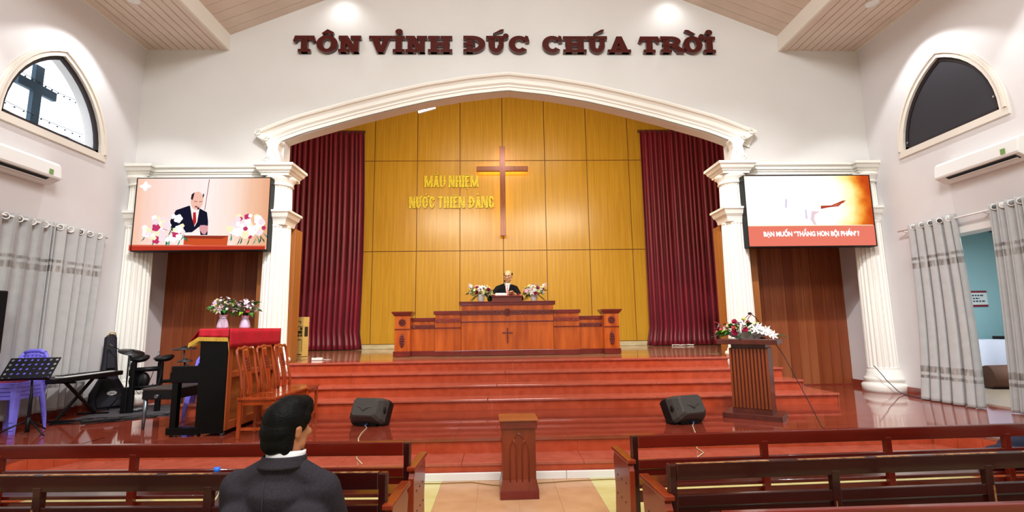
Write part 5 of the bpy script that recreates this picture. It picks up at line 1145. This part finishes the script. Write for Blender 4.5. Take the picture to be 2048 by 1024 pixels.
pew((.62, -6.40, 0), math.radians(1.2), 1, 3.3, 'third-row pew at the bottom edge, behind the dark worn pew facing the lectern', redrail, pew_m)
pew((-.815, -5.03, 0), -pr_, -1, 3.6, 'front pew with a reddish rail in front of the seated man', redrail, pew_m)
pew((-.815, -5.725, 0), -pr_, -1, 3.6, 'dark worn second-row pew right before the seated man', pewd_m, pewd_m, True)
pew((-.815, -6.43, 0), -math.radians(1.5), -1, 3.3, 'third-row pew in which the man in the grey suit sits', redrail, pew_m)
t = thing('water_bottle', 'clear water bottle with a blue cap on the dark worn pew beside the seated man', 'bottle', (-1.90, -5.36, .388)); t.scale = (1.2, 1.2, 1.2)
q = MB(); q.lathe([(0, .002), (.030, .0), (.032, .02), (.032, .15), (.028, .17), (.014, .195), (.013, .215)], n=16); q.build('bottle_body', mat('clear_plastic', '#ffffff', .05, trans=.95, ior=1.3), t)
q = MB(); q.lathe([(.0155, .208), (.0155, .232), (0, .234)], n=14); q.build('cap', mat('blue_cap', '#2f6fd8', .4), t)
t = thing('navy_bundle', 'dark navy bundle on the front pew, cut by the picture edge', 'jacket', (3.62, -4.66, .388), .1)
q = MB()  # rounded lumps forming a dark navy cushion-like bundle
for c_, r_ in (((0, 0, .07), (.20, .13, .075)), ((.12, .02, .12), (.14, .11, .08)), ((-.14, -.02, .05), (.12, .11, .05)), ((.2, .03, .19), (.10, .08, .07))): q.ell(c_, r_, 16, 10)
fuse('cloth', q, .015, mat('navy_cloth', '#1c2036', .9), t, 4)

# ------------------------------------------------------------------ upright piano with its cloth and vases
t = thing('upright_piano', 'black upright piano seen from its end, its bare wooden back turned to the aisle', 'piano', (-3.45, -2.02, ZP))
TOP = 1.175
q = MB(); q.box(-.15, -.645, .03, .10, .645, TOP); q.build('case', blackgloss_m, t, bevel=.006)
q = MB(); q.box(-.155, -.66, .0 + .03, .155, -.645, TOP); q.build('end_board', blackgloss_m, t, bevel=.004); q = MB(); q.box(-.155, .645, .03, .155, .66, TOP); q.build('end_board', blackgloss_m, t, bevel=.004)
pb = mat('piano_back_wood', '#b0562a', .4, color2='#94431d', scale=(8, 8, 2))
q = MB(); q.box(.10, -.645, .05, .115, .645, TOP - .01); q.build('sound_board', mat('sound_board', '#a8622e', .4, color2='#8a4a20', scale=(3, 3, 14)), t)
for a, b_ in ((-.645, -.555), (-.26, -.18), (.18, .26), (.555, .645)): q = MB(); q.box(.115, a, .05, .165, b_, TOP - .01); q.build('back_post', pb, t, bevel=.006)
q = MB(); q.box(.115, -.645, TOP - .13, .160, .645, TOP - .01); q.box(.115, -.645, .05, .160, .645, .14); q.box(.115, -.6, .62, .15, .6, .69); q.build('back_rail', pb, t, bevel=.006)
q = MB(); q.box(-.48, -.645, .60, -.14, .645, .70); q.build('key_bed', blackgloss_m, t, bevel=.01); 
for y_ in (-.66, .63): q = MB(); q.box(-.46, y_, .58, -.14, y_ + .03, .77); q.build('key_cheek', blackgloss_m, t, bevel=.012)
q = MB(); q.prism([(-.42, .70), (-.40, .745), (-.20, .76), (-.15, .86), (-.14, .86), (-.14, .70)], -.62, .62, 'y'); q.build('fallboard', blackgloss_m, t, bevel=.006)
for y in (-.62, .62):
    q = MB(); q.box(-.44, y - .035, .09, -.37, y + .035, .60); q.build('leg', blackgloss_m, t, bevel=.008); q = MB(); q.box(-.47, y - .045, .02, -.10, y + .045, .10); q.build('toe_block', blackgloss_m, t, bevel=.008)
for x in (-.40, .12):
    for y in (-.60, .60):
        q = MB(); q.tube([(x, y - .012, .022), (x, y + .012, .022)], .022, 12); q.build('castor', steel_m, t)
# the cloth
cl = mat('red_cloth', '#c4122a', .75, color2='#b00d24', scale=(6, 6, 6)); t = thing('piano_cloth', 'red cloth with gold fringe draped over the top of the upright piano', 'cloth', (-3.45, -2.02, ZP + TOP))
q = MB(); z0 = .006
q.box(-.165, -.672, 0, .165, .67, z0)
def drop(p0, p1, out, h0, h1, n=24, wav=.006):
    p0 = Vector(p0); p1 = Vector(p1); o = Vector(out)
    q.grid(lambda u, v: p0.lerp(p1, u) + o * (.006 + wav * v * (1 + math.sin(u * 17))) + Vector((0, 0, z0 - v * (h0 + (h1 - h0) * u))), n, 4)
drop((-.165, -.672, 0), (.165, -.672, 0), (0, -1, 0), .09, .10); drop((.165, -.672, 0), (.165, .67, 0), (1, 0, 0), .22, .215, 30); drop((-.165, -.672, 0), (-.165, .67, 0), (-1, 0, 0), .12, .12, 30, .012); drop((-.165, .67, 0), (.165, .67, 0), (0, 1, 0), .12, .2)
# the corner flying out beyond the piano end
q.grid(lambda u, v: (-.165 - .11 * v * math.sin(PI * (u * .5 + .0)) - .0, -.672 - .02 * v + .18 * (1 - u), z0 - .15 * v * (.6 + .5 * u)), 10, 6); q.build('cloth', cl, t, solid=.003)
q = MB()
def fringe(p0, p1, n, out=(0, 0, 0), L_=.045):
    p0 = Vector(p0); p1 = Vector(p1)
    for i in range(n):
        a = p0.lerp(p1, i / n); b_ = p0.lerp(p1, (i + .8) / n); d = Vector((0, 0, -L_)) + Vector(out) * .02
        q.add([a, b_, b_ + d, a + d], [(0, 1, 2, 3)])
fringe((-.165, -.692, -.085), (.165, -.692, -.095), 40); fringe((.165, -.69, -.095), (.180, -.685, -.215), 10, (0, 0, 0), .05); fringe((-.275, -.690, -.155), (-.165, -.692, -.085), 16, (0, 0, 0), .05); fringe((-.275, -.690, -.155), (-.18, -.51, -.10), 20, (0, 0, 0), .05)
f_ = q.build('gold_fringe', mat('gold_fringe', '#d8b04a', .6, color2='#b98c2a', scale=(200, 200, 20)), t, solid=.003)
vm = mat('lilac_ceramic', '#cdb4d4', .3, color2='#d9c6de', scale=(60, 60, 4))
for i, (x, y, lb) in enumerate(((-3.47, -2.50, 'pinkish ribbed vase of flowers on the piano cloth, nearer to the gold fringed end'), (-3.41, -2.10, 'pinkish ribbed vase of flowers further along the piano cloth, nearer to the cream column'))):
    t = thing('flower_vase', lb, 'vase', (x, y, ZP + TOP + z0 + .001), .4 * i, 'vases on the piano'); q = MB()
    prf = [(.052, 0), (.060, .004), (.062, .02), (.050, .08), (.034, .122), (.036, .14), (.048, .158)]; N_ = 48
    vs = []; fs = []
    for r_, z_ in prf:
        for k_ in range(N_): a = 2 * PI * k_ / N_; rr_ = r_ * (1 + .035 * math.cos(16 * a)) ; vs.append((rr_ * math.cos(a), rr_ * math.sin(a), z_ + (.004 * math.cos(8 * a) if z_ > .15 else 0)))
    for j_ in range(len(prf) - 1):
        for k_ in range(N_): fs.append((j_ * N_ + k_, j_ * N_ + (k_ + 1) % N_, (j_ + 1) * N_ + (k_ + 1) % N_, (j_ + 1) * N_ + k_))
    q.smooth = True; q.add(vs, fs); q.add(vs[:N_], [tuple(range(N_))]); q.build('vase_body', vm, t)
    q = MB(); q.tube([(.037 * math.cos(a), .037 * math.sin(a), .118) for a in [k_ * PI / 12 for k_ in range(25)]], .003, 5); q.build('neck_ring', mat('grey_ring', '#6a6a8a', .4), t)
    bouquet(t, (0, 0, .245), (.13, .12, .115), ['pink', 'blush', 'bud', 'pink', 'bud', 'white', 'coral' if i else 'cream', 'bud'], 30, 21 + i * 4, 26, ['leaf', 'leaf', 'lime', 'dark'], .72, -.4, .8)

# ------------------------------------------------------------------ three carved chairs against the piano back
chw = mat('carved_chair_wood', '#a8451c', .18, color2='#8c3410', scale=(9, 9, 2), coat=.5)
def carved_chair():
    t = thing('carved_chair', 'x', 'chair', (0, 0, 0))          # front faces +x
    w_ = .215; sh = .435
    q = MB(); q.box(-.20, -w_, sh - .028, .215, w_, sh); q.build('seat', chw, t, bevel=.005)
    q = MB(); q.box(-.18, -w_ + .02, sh - .08, .195, -w_ + .04, sh - .028); q.box(-.18, w_ - .04, sh - .08, .195, w_ - .02, sh - .028); q.box(.175, -w_ + .02, sh - .08, .195, w_ - .02, sh - .028); q.build('apron', chw, t)
    q = MB(); q.box(-.185, -w_ + .012, sh - .040, .202, -w_ + .02, sh - .032); q.box(.195, -w_ + .02, sh - .042, .203, w_ - .02, sh - .034); q.build('seat_bead', chw, t)
    for x in (.185, -.175):
        for s in (-1, 1):
            q = MB(); q.box(x - .018, s * (w_ - .03) - .018, 0, x + .018, s * (w_ - .03) + .018, sh - .028); q.build('leg', chw, t, bevel=.004)
    q = MB()
    for s in (-1, 1): q.box(-.16, s * (w_ - .03) - .01, .09, .17, s * (w_ - .03) + .01, .12)
    q.box(.178, -w_ + .04, .07, .192, w_ - .04, .10); q.build('stretcher', chw, t)
    for s in (-1, 1):
        q = MB(); q.tube([(-.175, s * (w_ - .03), sh - .03), (-.165, s * (w_ - .03), sh + .10), (-.195, s * (w_ - .045), sh + .26), (-.225, s * (w_ - .025), sh + .40), (-.245, s * (w_ - .03), sh + .50), (-.245, s * (w_ - .06), sh + .525)], .016, 8); q.build('back_stile', chw, t)
    q = MB(); q.tube([(-.245, -w_ + .07, sh + .525), (-.252, -.10, sh + .515), (-.258, 0, sh + .535), (-.252, .10, sh + .515), (-.245, w_ - .07, sh + .525)], .017, 8); q.build('top_rail', chw, t)
    q = MB(); pth = [(-.170, sh), (-.168, sh + .10), (-.195, sh + .25), (-.228, sh + .40), (-.25, sh + .52)]; wd = [.055, .048, .062, .070, .058]
    q.grid(lambda u, v: ((lambda f: (pth[int(f)][0] + (pth[min(4, int(f) + 1)][0] - pth[int(f)][0]) * (f % 1) - .0, (u - .5) * 2 * (wd[int(f)] + (wd[min(4, int(f) + 1)] - wd[int(f)]) * (f % 1)), pth[int(f)][1] + (pth[min(4, int(f) + 1)][1] - pth[int(f)][1]) * (f % 1)))(min(3.999, v * 4))), 6, 16); sp = q.build('splat', chw, t, solid=.016)
    q = MB()
    for k_ in range(5):
        z_ = sh + .28 + .032 * k_; x_ = -.195 - .22 * (.032 * k_ + .03)
        for s in (-1, 1): q.tube([(x_ + .010, s * .022 + .013 * math.cos(a), z_ + .013 * math.sin(a)) for a in [j_ * PI / 4 for j_ in range(9)]], .004, 4)
    q.build('carving', carv_m, sp)
    return t
c0 = carved_chair(); n_ = ['carved wooden chair against the piano back, nearest to the hall', 'carved wooden chair in the middle of the three along the piano back', 'carved wooden chair against the piano back, nearest to the steps']
for i, (x, y, rz) in enumerate(((-2.86, -2.67, 0), (-2.86, -2.21, 0), (-2.84, -1.80, .04))):
    c = c0 if i == 0 else copy_tree(c0); c.location = (x, y, ZP); c.rotation_euler = (0, 0, rz); c['label'] = n_[i]; c['group'] = 'carved chairs by the piano'

# ------------------------------------------------------------------ piano bench
t = thing('piano_bench', 'black piano bench with a padded top in front of the keyboard side of the piano', 'bench', (-4.30, -1.95, ZP), -.05)
q = MB(); q.box(-.20, -.29, .35, .20, .29, .45); q.build('frame', black_m, t, bevel=.006); q = MB(); q.box(-.205, -.295, .45, .205, .295, .485); q.build('padded_top', mat('bench_pad', '#3a3230', .45), t, bevel=.015)
for x in (-.17, .17):
    for y in (-.26, .26): q = MB(); q.tube([(x, y, .36), (x * 1.02, y * 1.02, 0)], [.026, .016], 10); q.build('leg', steel_m if x < 0 and y < 0 else black_m, t)
q = MB(); q.tube([(.0, -.29, .39), (0, -.33, .39)], .022, 10); q.build('height_knob', steel_m, t)

# ------------------------------------------------------------------ lilac plastic chairs
def plastic_chair(label, group):
    t = thing('plastic_chair', label, 'chair', (0, 0, 0), 0, group)   # front faces -y
    q = MB(); q.prism([(-.20, -.19), (.20, -.19), (.21, .02), (.19, .19), (-.19, .19), (-.21, .02)], .425, .445, 'z'); q.prism([(-.205, -.20), (.205, -.20), (.215, .02), (.195, .2), (-.195, .2), (-.215, .02)], .385, .425, 'z'); q.build('seat', purple_m, t, bevel=.006)
    for x in (-1, 1):
        for y in (-1, 1):
            q = MB(); M = None
            v = [(x * .20, y * .19, .40), (x * .135, y * .19, .40), (x * .20, y * .13, .40), (x * .235, y * .235, 0), (x * .195, y * .235, 0), (x * .235, y * .195, 0)]
            q.add(v, [(0, 1, 2), (3, 4, 5), (0, 1, 4, 3), (0, 2, 5, 3), (1, 2, 5, 4)]); q.build('leg', purple_m, t)
    q = MB()
    for s in (-1, 1): q.tube([(s * .19, .18, .42), (s * .195, .22, .57), (s * .175, .245, .69), (s * .12, .255, .775)], .020, 8)
    q.tube([(-.12, .255, .775), (-.06, .26, .80), (.06, .26, .80), (.12, .255, .775)], .022, 8); q.tube([(-.19, .20, .50), (0, .215, .49), (.19, .20, .50)], .016, 6)
    fr = q.build('backrest_frame', purple_m, t)
    for k_ in range(5): x = -.11 + .055 * k_; q = MB(); q.bar((x * 1.1, .213, .49), (x * .75, .258, .79), .030, .010, (0, 1, 0)); q.build('backrest_slat', purple_m, t)
    return t
def stack(x, y, rz, n, where, group):
    names = ['bottom', 'second', 'third', 'fourth', 'top']
    base = None
    for k_ in range(n):
        nm = 'top' if k_ == n - 1 else names[k_]; lb = 'lilac plastic chair, %s of the stack %s' % (nm if nm in ('top', 'bottom') else nm + ' from the bottom', where)
        if base is None: c = base = plastic_chair(lb, group)
        else: c = copy_tree(base); c['label'] = lb
        c.location = (x, y - .004 * k_, ZP + .046 * k_); c.rotation_euler = (0, 0, rz)
stack(-6.09, -2.16, math.radians(3), 4, 'by the music stand', 'stacked lilac chairs by the music stand')
stack(-4.32, -1.22, math.radians(20), 2, 'behind the piano', 'stacked lilac chairs behind the piano')
t = thing('red_folder', 'red folder lying on the stacked lilac chairs by the music stand', 'folder', (-6.02, -2.26, ZP + .046 * 3 + .447), .3)
q = MB(); q.box(-.12, -.08, 0, .12, .08, .012); q.build('folder', mat('red_folder', '#b02a4a', .5), t)

# ------------------------------------------------------------------ music stand, loudspeaker
t = thing('music_stand', 'black music stand with a perforated desk in front of the lilac chairs', 'music stand', (-5.66, -2.40, ZP))
cz_ = .745; M = Matrix.Translation((-.03, -.02, cz_)) @ Matrix.Rotation(math.radians(14), 4, 'Z') @ Matrix.Rotation(math.radians(-38), 4, 'X')
q = MB(); hw_, hh_ = .245, .155; nx, nz = 8, 5
def PT(x, z_): return tuple(M @ Vector((x, 0, z_)))
# desk plate with round-cornered holes: bars between the holes
cw = 2 * hw_ / nx; ch_ = 2 * hh_ / nz
for i in range(nx):
    for j_ in range(nz):
        cx = -hw_ + cw * (i + .5); czz = -hh_ + ch_ * (j_ + .5); sq = [(-cw / 2, -ch_ / 2), (0, -ch_ / 2), (cw / 2, -ch_ / 2), (cw / 2, 0), (cw / 2, ch_ / 2), (0, ch_ / 2), (-cw / 2, ch_ / 2), (-cw / 2, 0)]
        if i in (0,) or j_ in (0,) and False: pass
        ho = [(.015 * math.cos(a), .015 * math.sin(a)) for a in [math.radians(225 + 45 * k_) for k_ in range(8)]]
        q.add([PT(cx + x, czz + z_) for x, z_ in sq] + [PT(cx + x, czz + z_) for x, z_ in ho], [(k_, (k_ + 1) % 8, 8 + (k_ + 1) % 8, 8 + k_) for k_ in range(8)])
q.build('perforated_desk', black_m, t, solid=.004)
q = MB(); q.add([PT(-hw_ - .005, -hh_), PT(hw_ + .005, -hh_), tuple(M @ Vector((hw_ + .005, -.05, -hh_))), tuple(M @ Vector((-hw_ - .005, -.05, -hh_)))], [(0, 1, 2, 3)]); q.build('ledge', black_m, t, solid=.004)
q = MB(); q.tube([(0, 0, .10), (0, 0, .45), (0, 0, .46), (-.02, 0, cz_)], [.016, .016, .011, .011], 8); q.build('pole', black_m, t); q = MB(); q.tube([(0, 0, .03), (0, 0, .20)], .022, 8); q.build('hub', black_m, t)
for a in (-.35, 1.75, 3.85): q = MB(); q.tube([(0, 0, .17), (.16 * math.cos(a), .16 * math.sin(a), .09), (.30 * math.cos(a), .30 * math.sin(a), .012)], .009, 6); q.build('leg', black_m, t)
t = thing('tripod_leg_stand', 'black tripod stand under the loudspeaker, in front of the lilac chairs at the picture edge', 'stand', (-6.18, -2.56, ZP))
q = MB(); q.tube([(0, 0, .1), (0, 0, .915)], .018, 8); q.build('pole', black_m, t)
for a in (-1.2, .9, 3.0): q = MB(); q.tube([(0, 0, .48), (.26 * math.cos(a), .26 * math.sin(a), .012)], .013, 6); q.build('leg', black_m, t)
t = thing('loudspeaker', 'tall black loudspeaker on a stand above the lilac chairs, cut by the picture edge', 'speaker', (-6.18, -2.56, ZP + .917), -.3)
q = MB(); q.box(-.15, -.14, 0, .15, .14, .74); q.build('cabinet', black_m, t, bevel=.015); q = MB(); q.box(-.135, -.15, .02, .135, -.14, .72); q.build('grille', MATS['speaker_grille'], t); q = MB(); q.box(.15, -.05, .45, .158, .05, .50); q.build('handle', darkgrey_m, t)

# ------------------------------------------------------------------ keyboard on its stand
t = thing('keyboard', 'slim black electronic keyboard on a crossed stand in front of the grey curtain', 'keyboard', (-5.99, -1.32, ZP + .555), math.radians(95))
q = MB(); q.box(-.66, -.15, -.035, .66, .15, .03); q.build('case', black_m, t, bevel=.012)
q = MB(); q.box(-.42, .0, .03, .60, .13, .036); q.build('control_panel', mat('brown_panel', '#4a3222', .4), t)
kw = MB(); kw.box(-.0085, -.140, .030, .0085, -.005, .042); wm = kw.mesh('white_key', white_m)
for i in range(52): inst(wm, 'white_key', t, (-.455 + .0178 * i + .01, 0, 0))
q = MB()
for i in range(51):
    if i % 7 not in (2, 6): x = -.455 + .0178 * i + .019; q.box(x - .005, -.085, .042, x + .005, -.005, .052)
q.build('black_keys', black_m, t)['kind'] = 'stuff'
t = thing('keyboard_stand', 'black crossed stand under the electronic keyboard', 'stand', (-5.99, -1.32, ZP), math.radians(95))
for s in (-1, 1):
    q = MB(); q.bar((s * .32, -.03 * s, .02), (-s * .30, -.03 * s, .505), .03, .03); q.build('cross_bar', black_m, t); q = MB(); q.bar((s * .32, -.2, .015), (s * .32, .2, .015), .03, .03); q.build('foot_bar', black_m, t); q = MB(); q.bar((s * .30, -.15, .507), (s * .30, .15, .507), .03, .024); q.build('support_bar', black_m, t)
# ------------------------------------------------------------------ guitar bag
t = thing('guitar_bag', 'black guitar bag with an oval white badge leaning against the wall behind the keyboard', 'bag', (-6.14, -.58, ZP), math.radians(52))
gb = mat('bag_nylon', '#1a1620', .7, bump=.3, bscale=(60, 60, 60))
q = MB(); prf = [(.20, 0), (.235, .10), (.225, .25), (.16, .38), (.12, .46), (.11, .56), (.095, .70), (.08, .95), (.075, 1.08), (.03, 1.13)]
T = Matrix.Translation((0, .02, .0)) @ Matrix.Rotation(math.radians(-7), 4, 'X')
q.grid(lambda u, v: (lambda f: tuple(T @ Vector(((lambda i, fr: (prf[i][0] + (prf[min(i + 1, 9)][0] - prf[i][0]) * fr) * math.copysign(abs(math.cos(2 * PI * u)) ** .6, math.cos(2 * PI * u)))(int(f), f % 1), (.075 if f < 4 else .055) * math.copysign(abs(math.sin(2 * PI * u)) ** .6, math.sin(2 * PI * u)), (lambda i, fr: prf[i][1] + (prf[min(i + 1, 9)][1] - prf[i][1]) * fr)(int(f), f % 1)))))(min(8.999, v * 9)), 28, 36)
q.build('bag_body', gb, t)
q = MB(); T2 = T
q.prism([(-.15, .03), (.15, .03), (.17, .14), (.13, .30), (-.13, .30), (-.17, .14)], -.115, -.07, 'y', T); q.build('front_pocket', gb, t, bevel=.02)
q = MB(); q.prism([(-.055, .60), (.055, .60), (.05, .90), (-.05, .90)], -.095, -.05, 'y', T); q.build('neck_pocket', gb, t, bevel=.015)
q = MB(); q.prism(circle(.02, .235, .062, .032, 20), -.119, -.1155, 'y', T); bd_ = q.build('oval_badge', mat('badge_white', '#d8d4d4', .5), t)
text_obj('badge_text', 'abe', .045, black_m, bd_, tuple(T @ Vector((.02, -.1205, .232))), (PI / 2 - math.radians(7), 0, 0))
q = MB(); q.tube([tuple(T @ Vector(p_)) for p_ in ((-.05, -.05, 1.09), (-.03, -.08, 1.15), (.03, -.08, 1.15), (.05, -.05, 1.09))], .010, 6); q.build('carry_loop', mat('tan_strap', '#c8a25a', .6), t)

# ------------------------------------------------------------------ electronic drum kit
t = thing('drum_rug', 'dark grey rug under the electronic drum kit', 'rug', (-5.45, -.80, ZP), .12)
q = MB(); q.box(-.60, -.55, 0, .62, .62, .008); q.build('rug', mat('grey_rug', '#4c464a', .95, color2='#3c383c', scale=(80, 80, 80)), t)
t = thing('drum_kit', 'black electronic drum kit with rubber pads and cymbals on a rack before the brown planks', 'drum kit', (-5.3, -.9, ZP + .008))
def dt(pts, r_, nm, m=black_m, n=8): q = MB(); q.tube(pts, r_, n); return q.build(nm, m, t)
for x, y, h_ in ((-.22, -.08, .72), (.07, .06, .70), (.42, .30, .62)): q = MB(); q.box(x - .030, y - .03, .0, x + .030, y + .03, h_); q.build('rack_post', black_m, t, bevel=.008)
q = MB(); q.box(-.33, -.13, 0, -.25, -.05, .36); q.build('pedal_tower', black_m, t, bevel=.008)
dt([(-.22, -.08, .60), (.07, .06, .61)], .034, 'rack_bar'); dt([(.07, .06, .42), (.42, .30, .43)], .026, 'rack_bar'); dt([(-.22, -.08, .35), (.07, .06, .36)], .022, 'rack_bar')
def pad(x, y, z_, r_, nm, tilt=(.25, .05), h_=.05):
    q = MB(); M = Matrix.Translation((x, y, z_)) @ Euler((tilt[0], tilt[1], 0)).to_matrix().to_4x4(); q.lathe([(0, -h_), (r_ * .7, -h_), (r_ * .95, -h_ * .5), (r_, -.006), (r_, .006), (r_ * .92, .012), (0, .012)], (0, 0, 0), 26, M); return q.build(nm, black_m, t)
def cym(x, y, z_, r_, tilt):
    q = MB(); M = Matrix.Translation((x, y, z_)) @ Euler((tilt[0], tilt[1], 0)).to_matrix().to_4x4(); q.lathe([(0, .030), (.02, .028), (.035, .012), (r_, -.012), (r_, -.020), (.03, -.002), (0, 0)], (0, 0, 0), 28, M); return q.build('cymbal', mat('rubber_cymbal', '#1c191c', .4), t)
pad(-.20, .0, .775, .12, 'drum_pad'); pad(.10, .08, .77, .125, 'drum_pad', (.2, -.05)); pad(.36, .15, .58, .13, 'drum_pad', (.3, -.1)); pad(.33, .22, .44, .10, 'drum_pad', (.35, 0)); 
q = MB(); q.lathe([(0, -.05), (.13, -.05), (.14, .0), (.13, .03), (0, .035)], (-.20, .02, .44), 26, Matrix.Rotation(PI / 2, 4, 'X')); q.build('kick_pad', black_m, t)
cym(-.34, .02, .865, .165, (.10, .28)); cym(.34, .15, .90, .165, (.06, 0)); cym(.49, -.06, .73, .10, (.05, 0))
dt([(-.22, -.08, .45), (-.33, -.02, .70), (-.345, .02, .87)], .011, 'boom_arm', steel_m); dt([(.42, .30, .55), (.34, .15, .70), (.34, .15, .92)], .011, 'boom_arm', steel_m); dt([(.49, -.06, .02), (.49, -.06, .76)], .012, 'hihat_rod', steel_m)
dt([(.07, .0, .86), (.07, -.01, .80), (.03, -.05, .75)], .012, 'clamp', steel_m)
q = MB(); q.box(-.30, -.02, .008, -.16, .22, .03); q.build('kick_pedal', steel_m, t, bevel=.006); q = MB(); q.box(.42, -.20, .008, .54, .06, .03); q.build('hihat_pedal', black_m, t, bevel=.006)
q = MB(); q.box(-.42, .10, .50, -.30, .24, .60); q.build('sound_module', black_m, t, bevel=.01)
for k_ in range(4):
    rr_ = random.Random(k_); dt([(-.2 + .12 * k_, -.03, .6), (-.25 + .13 * k_, -.10, .42 - .03 * k_), (-.15 + .12 * k_, -.02, .25), (-.1 + .12 * k_, .0, .40)], .005, 'pad_cable', black_m, 5)
t = thing('microphone_stand', 'thin black microphone stand between the guitar bag and the drum kit', 'microphone stand', (-5.86, -.62, ZP + .009))
q = MB(); q.tube([(0, 0, .12), (0, 0, .80)], .010, 8); q.build('pole', black_m, t); q = MB(); q.tube([(-.22, -.03, .93), (.0, 0, .80), (.14, .02, .73)], .007, 6); q.build('boom', black_m, t)
for a in (-.5, 1.6, 3.7): q = MB(); q.tube([(0, 0, .30), (.20 * math.cos(a), .20 * math.sin(a), .008)], .008, 6); q.build('leg', black_m, t)
q = MB(); q.tube([(-.22, -.03, .93), (-.29, -.04, .96)], [.012, .022], 10); q.build('microphone', darkgrey_m, t)
t = thing('floor_wires', 'tangle of black wires on the platform under the keyboard', 'cable', (-5.5, -1.7, ZP)); q = MB(); rr_ = random.Random(9)
for k_ in range(7): q.tube([(-.4 + .22 * i + rr_.uniform(-.08, .08), .05 * k_ - .1 + rr_.uniform(-.15, .15) + .09 * i, .008) for i in range(6)], .006, 5)
q.build('wires', black_m, t)
t = thing('power_strip', 'black power strip lying on the platform below the keyboard', 'power strip', (-5.35, -1.72, ZP + .015), .6); q = MB(); q.box(-.20, -.03, 0, .20, .03, .04); q.build('body', black_m, t, bevel=.006); q = MB()
for k_ in range(5): q.lathe([(0, .042), (.018, .042), (.018, .040)], (-.15 + .075 * k_, 0, 0), 12)
q.build('socket', darkgrey_m, t)

# ------------------------------------------------------------------ small things on the stage
t = thing('cardboard_box', 'tall narrow cardboard box with dark print leaning by the burgundy curtain', 'box', (-4.29, 2.05, ZS + .001), math.radians(-12))
q = MB(); q.box(-.085, -.10, 0, .085, .10, .80); q.build('carton', mat('cardboard', '#d6b468', .7, color2='#cba75c', scale=(3, 3, 20)), t, bevel=.004)
q = MB(); ink = mat('box_ink', '#2e2412', .7); y = -.1012
for a, b_, c_, d in ((-.055, .70, .03, .715), (.015, .66, .03, .715), (-.06, .60, .06, .612), (-.06, .545, -.035, .60), (.01, .53, .06, .59), (-.06, .46, .06, .52), (-.05, .40, .0, .445), (.02, .40, .06, .45), (-.06, .33, .06, .345), (-.06, .06, -.05, .32), (.05, .10, .06, .32), (-.06, .03, .06, .05)): q.box(a, y, b_, c_, -.1, d)
q.box(.0852, -.06, .4, .0865, .06, .6); q.build('printing', ink, t)
t = thing('extension_socket', 'small white extension socket lying on the stage floor by the piano side curtain', 'socket', (-3.46, .62, ZS + .001), .05)
q = MB(); q.box(-.09, -.03, 0, .09, .03, .045); q.build('body', white_m, t, bevel=.006); q = MB(); q.box(-.06, -.02, .045, -.02, .02, .06); q.build('plug', black_m, t); q = MB(); q.tube([(.09, 0, .02), (.14, .02, .006), (.22, .08, .006)], .005, 5); q.build('cord', white_m, t)
t = thing('white_cord', 'white cord coiled on the stage floor below the burgundy curtain behind the lectern', 'cable', (4.45, 4.45, ZS + .004)); q = MB()
q.tube([(-.2 + .05 * i, .08 * math.sin(i * .9), .012 + .008 * (i % 2)) for i in range(12)], .014, 6); q.build('cord', white_m, t)
t = thing('wall_cable', 'dark cable trailing from the column base to the doorway curtain', 'cable', (6.15, -.4, ZP)); q = MB()
q.tube([(-.20, .12, .44), (-.14, .02, .28), (-.10, .02, .22), (.02, -.05, .05), (.06, -.12, .008), (.02, -.35, .008), (-.03, -.7, .008)], .007, 6); q.build('cable', mat('blue_grey_cable', '#3c3f4e', .5), t)
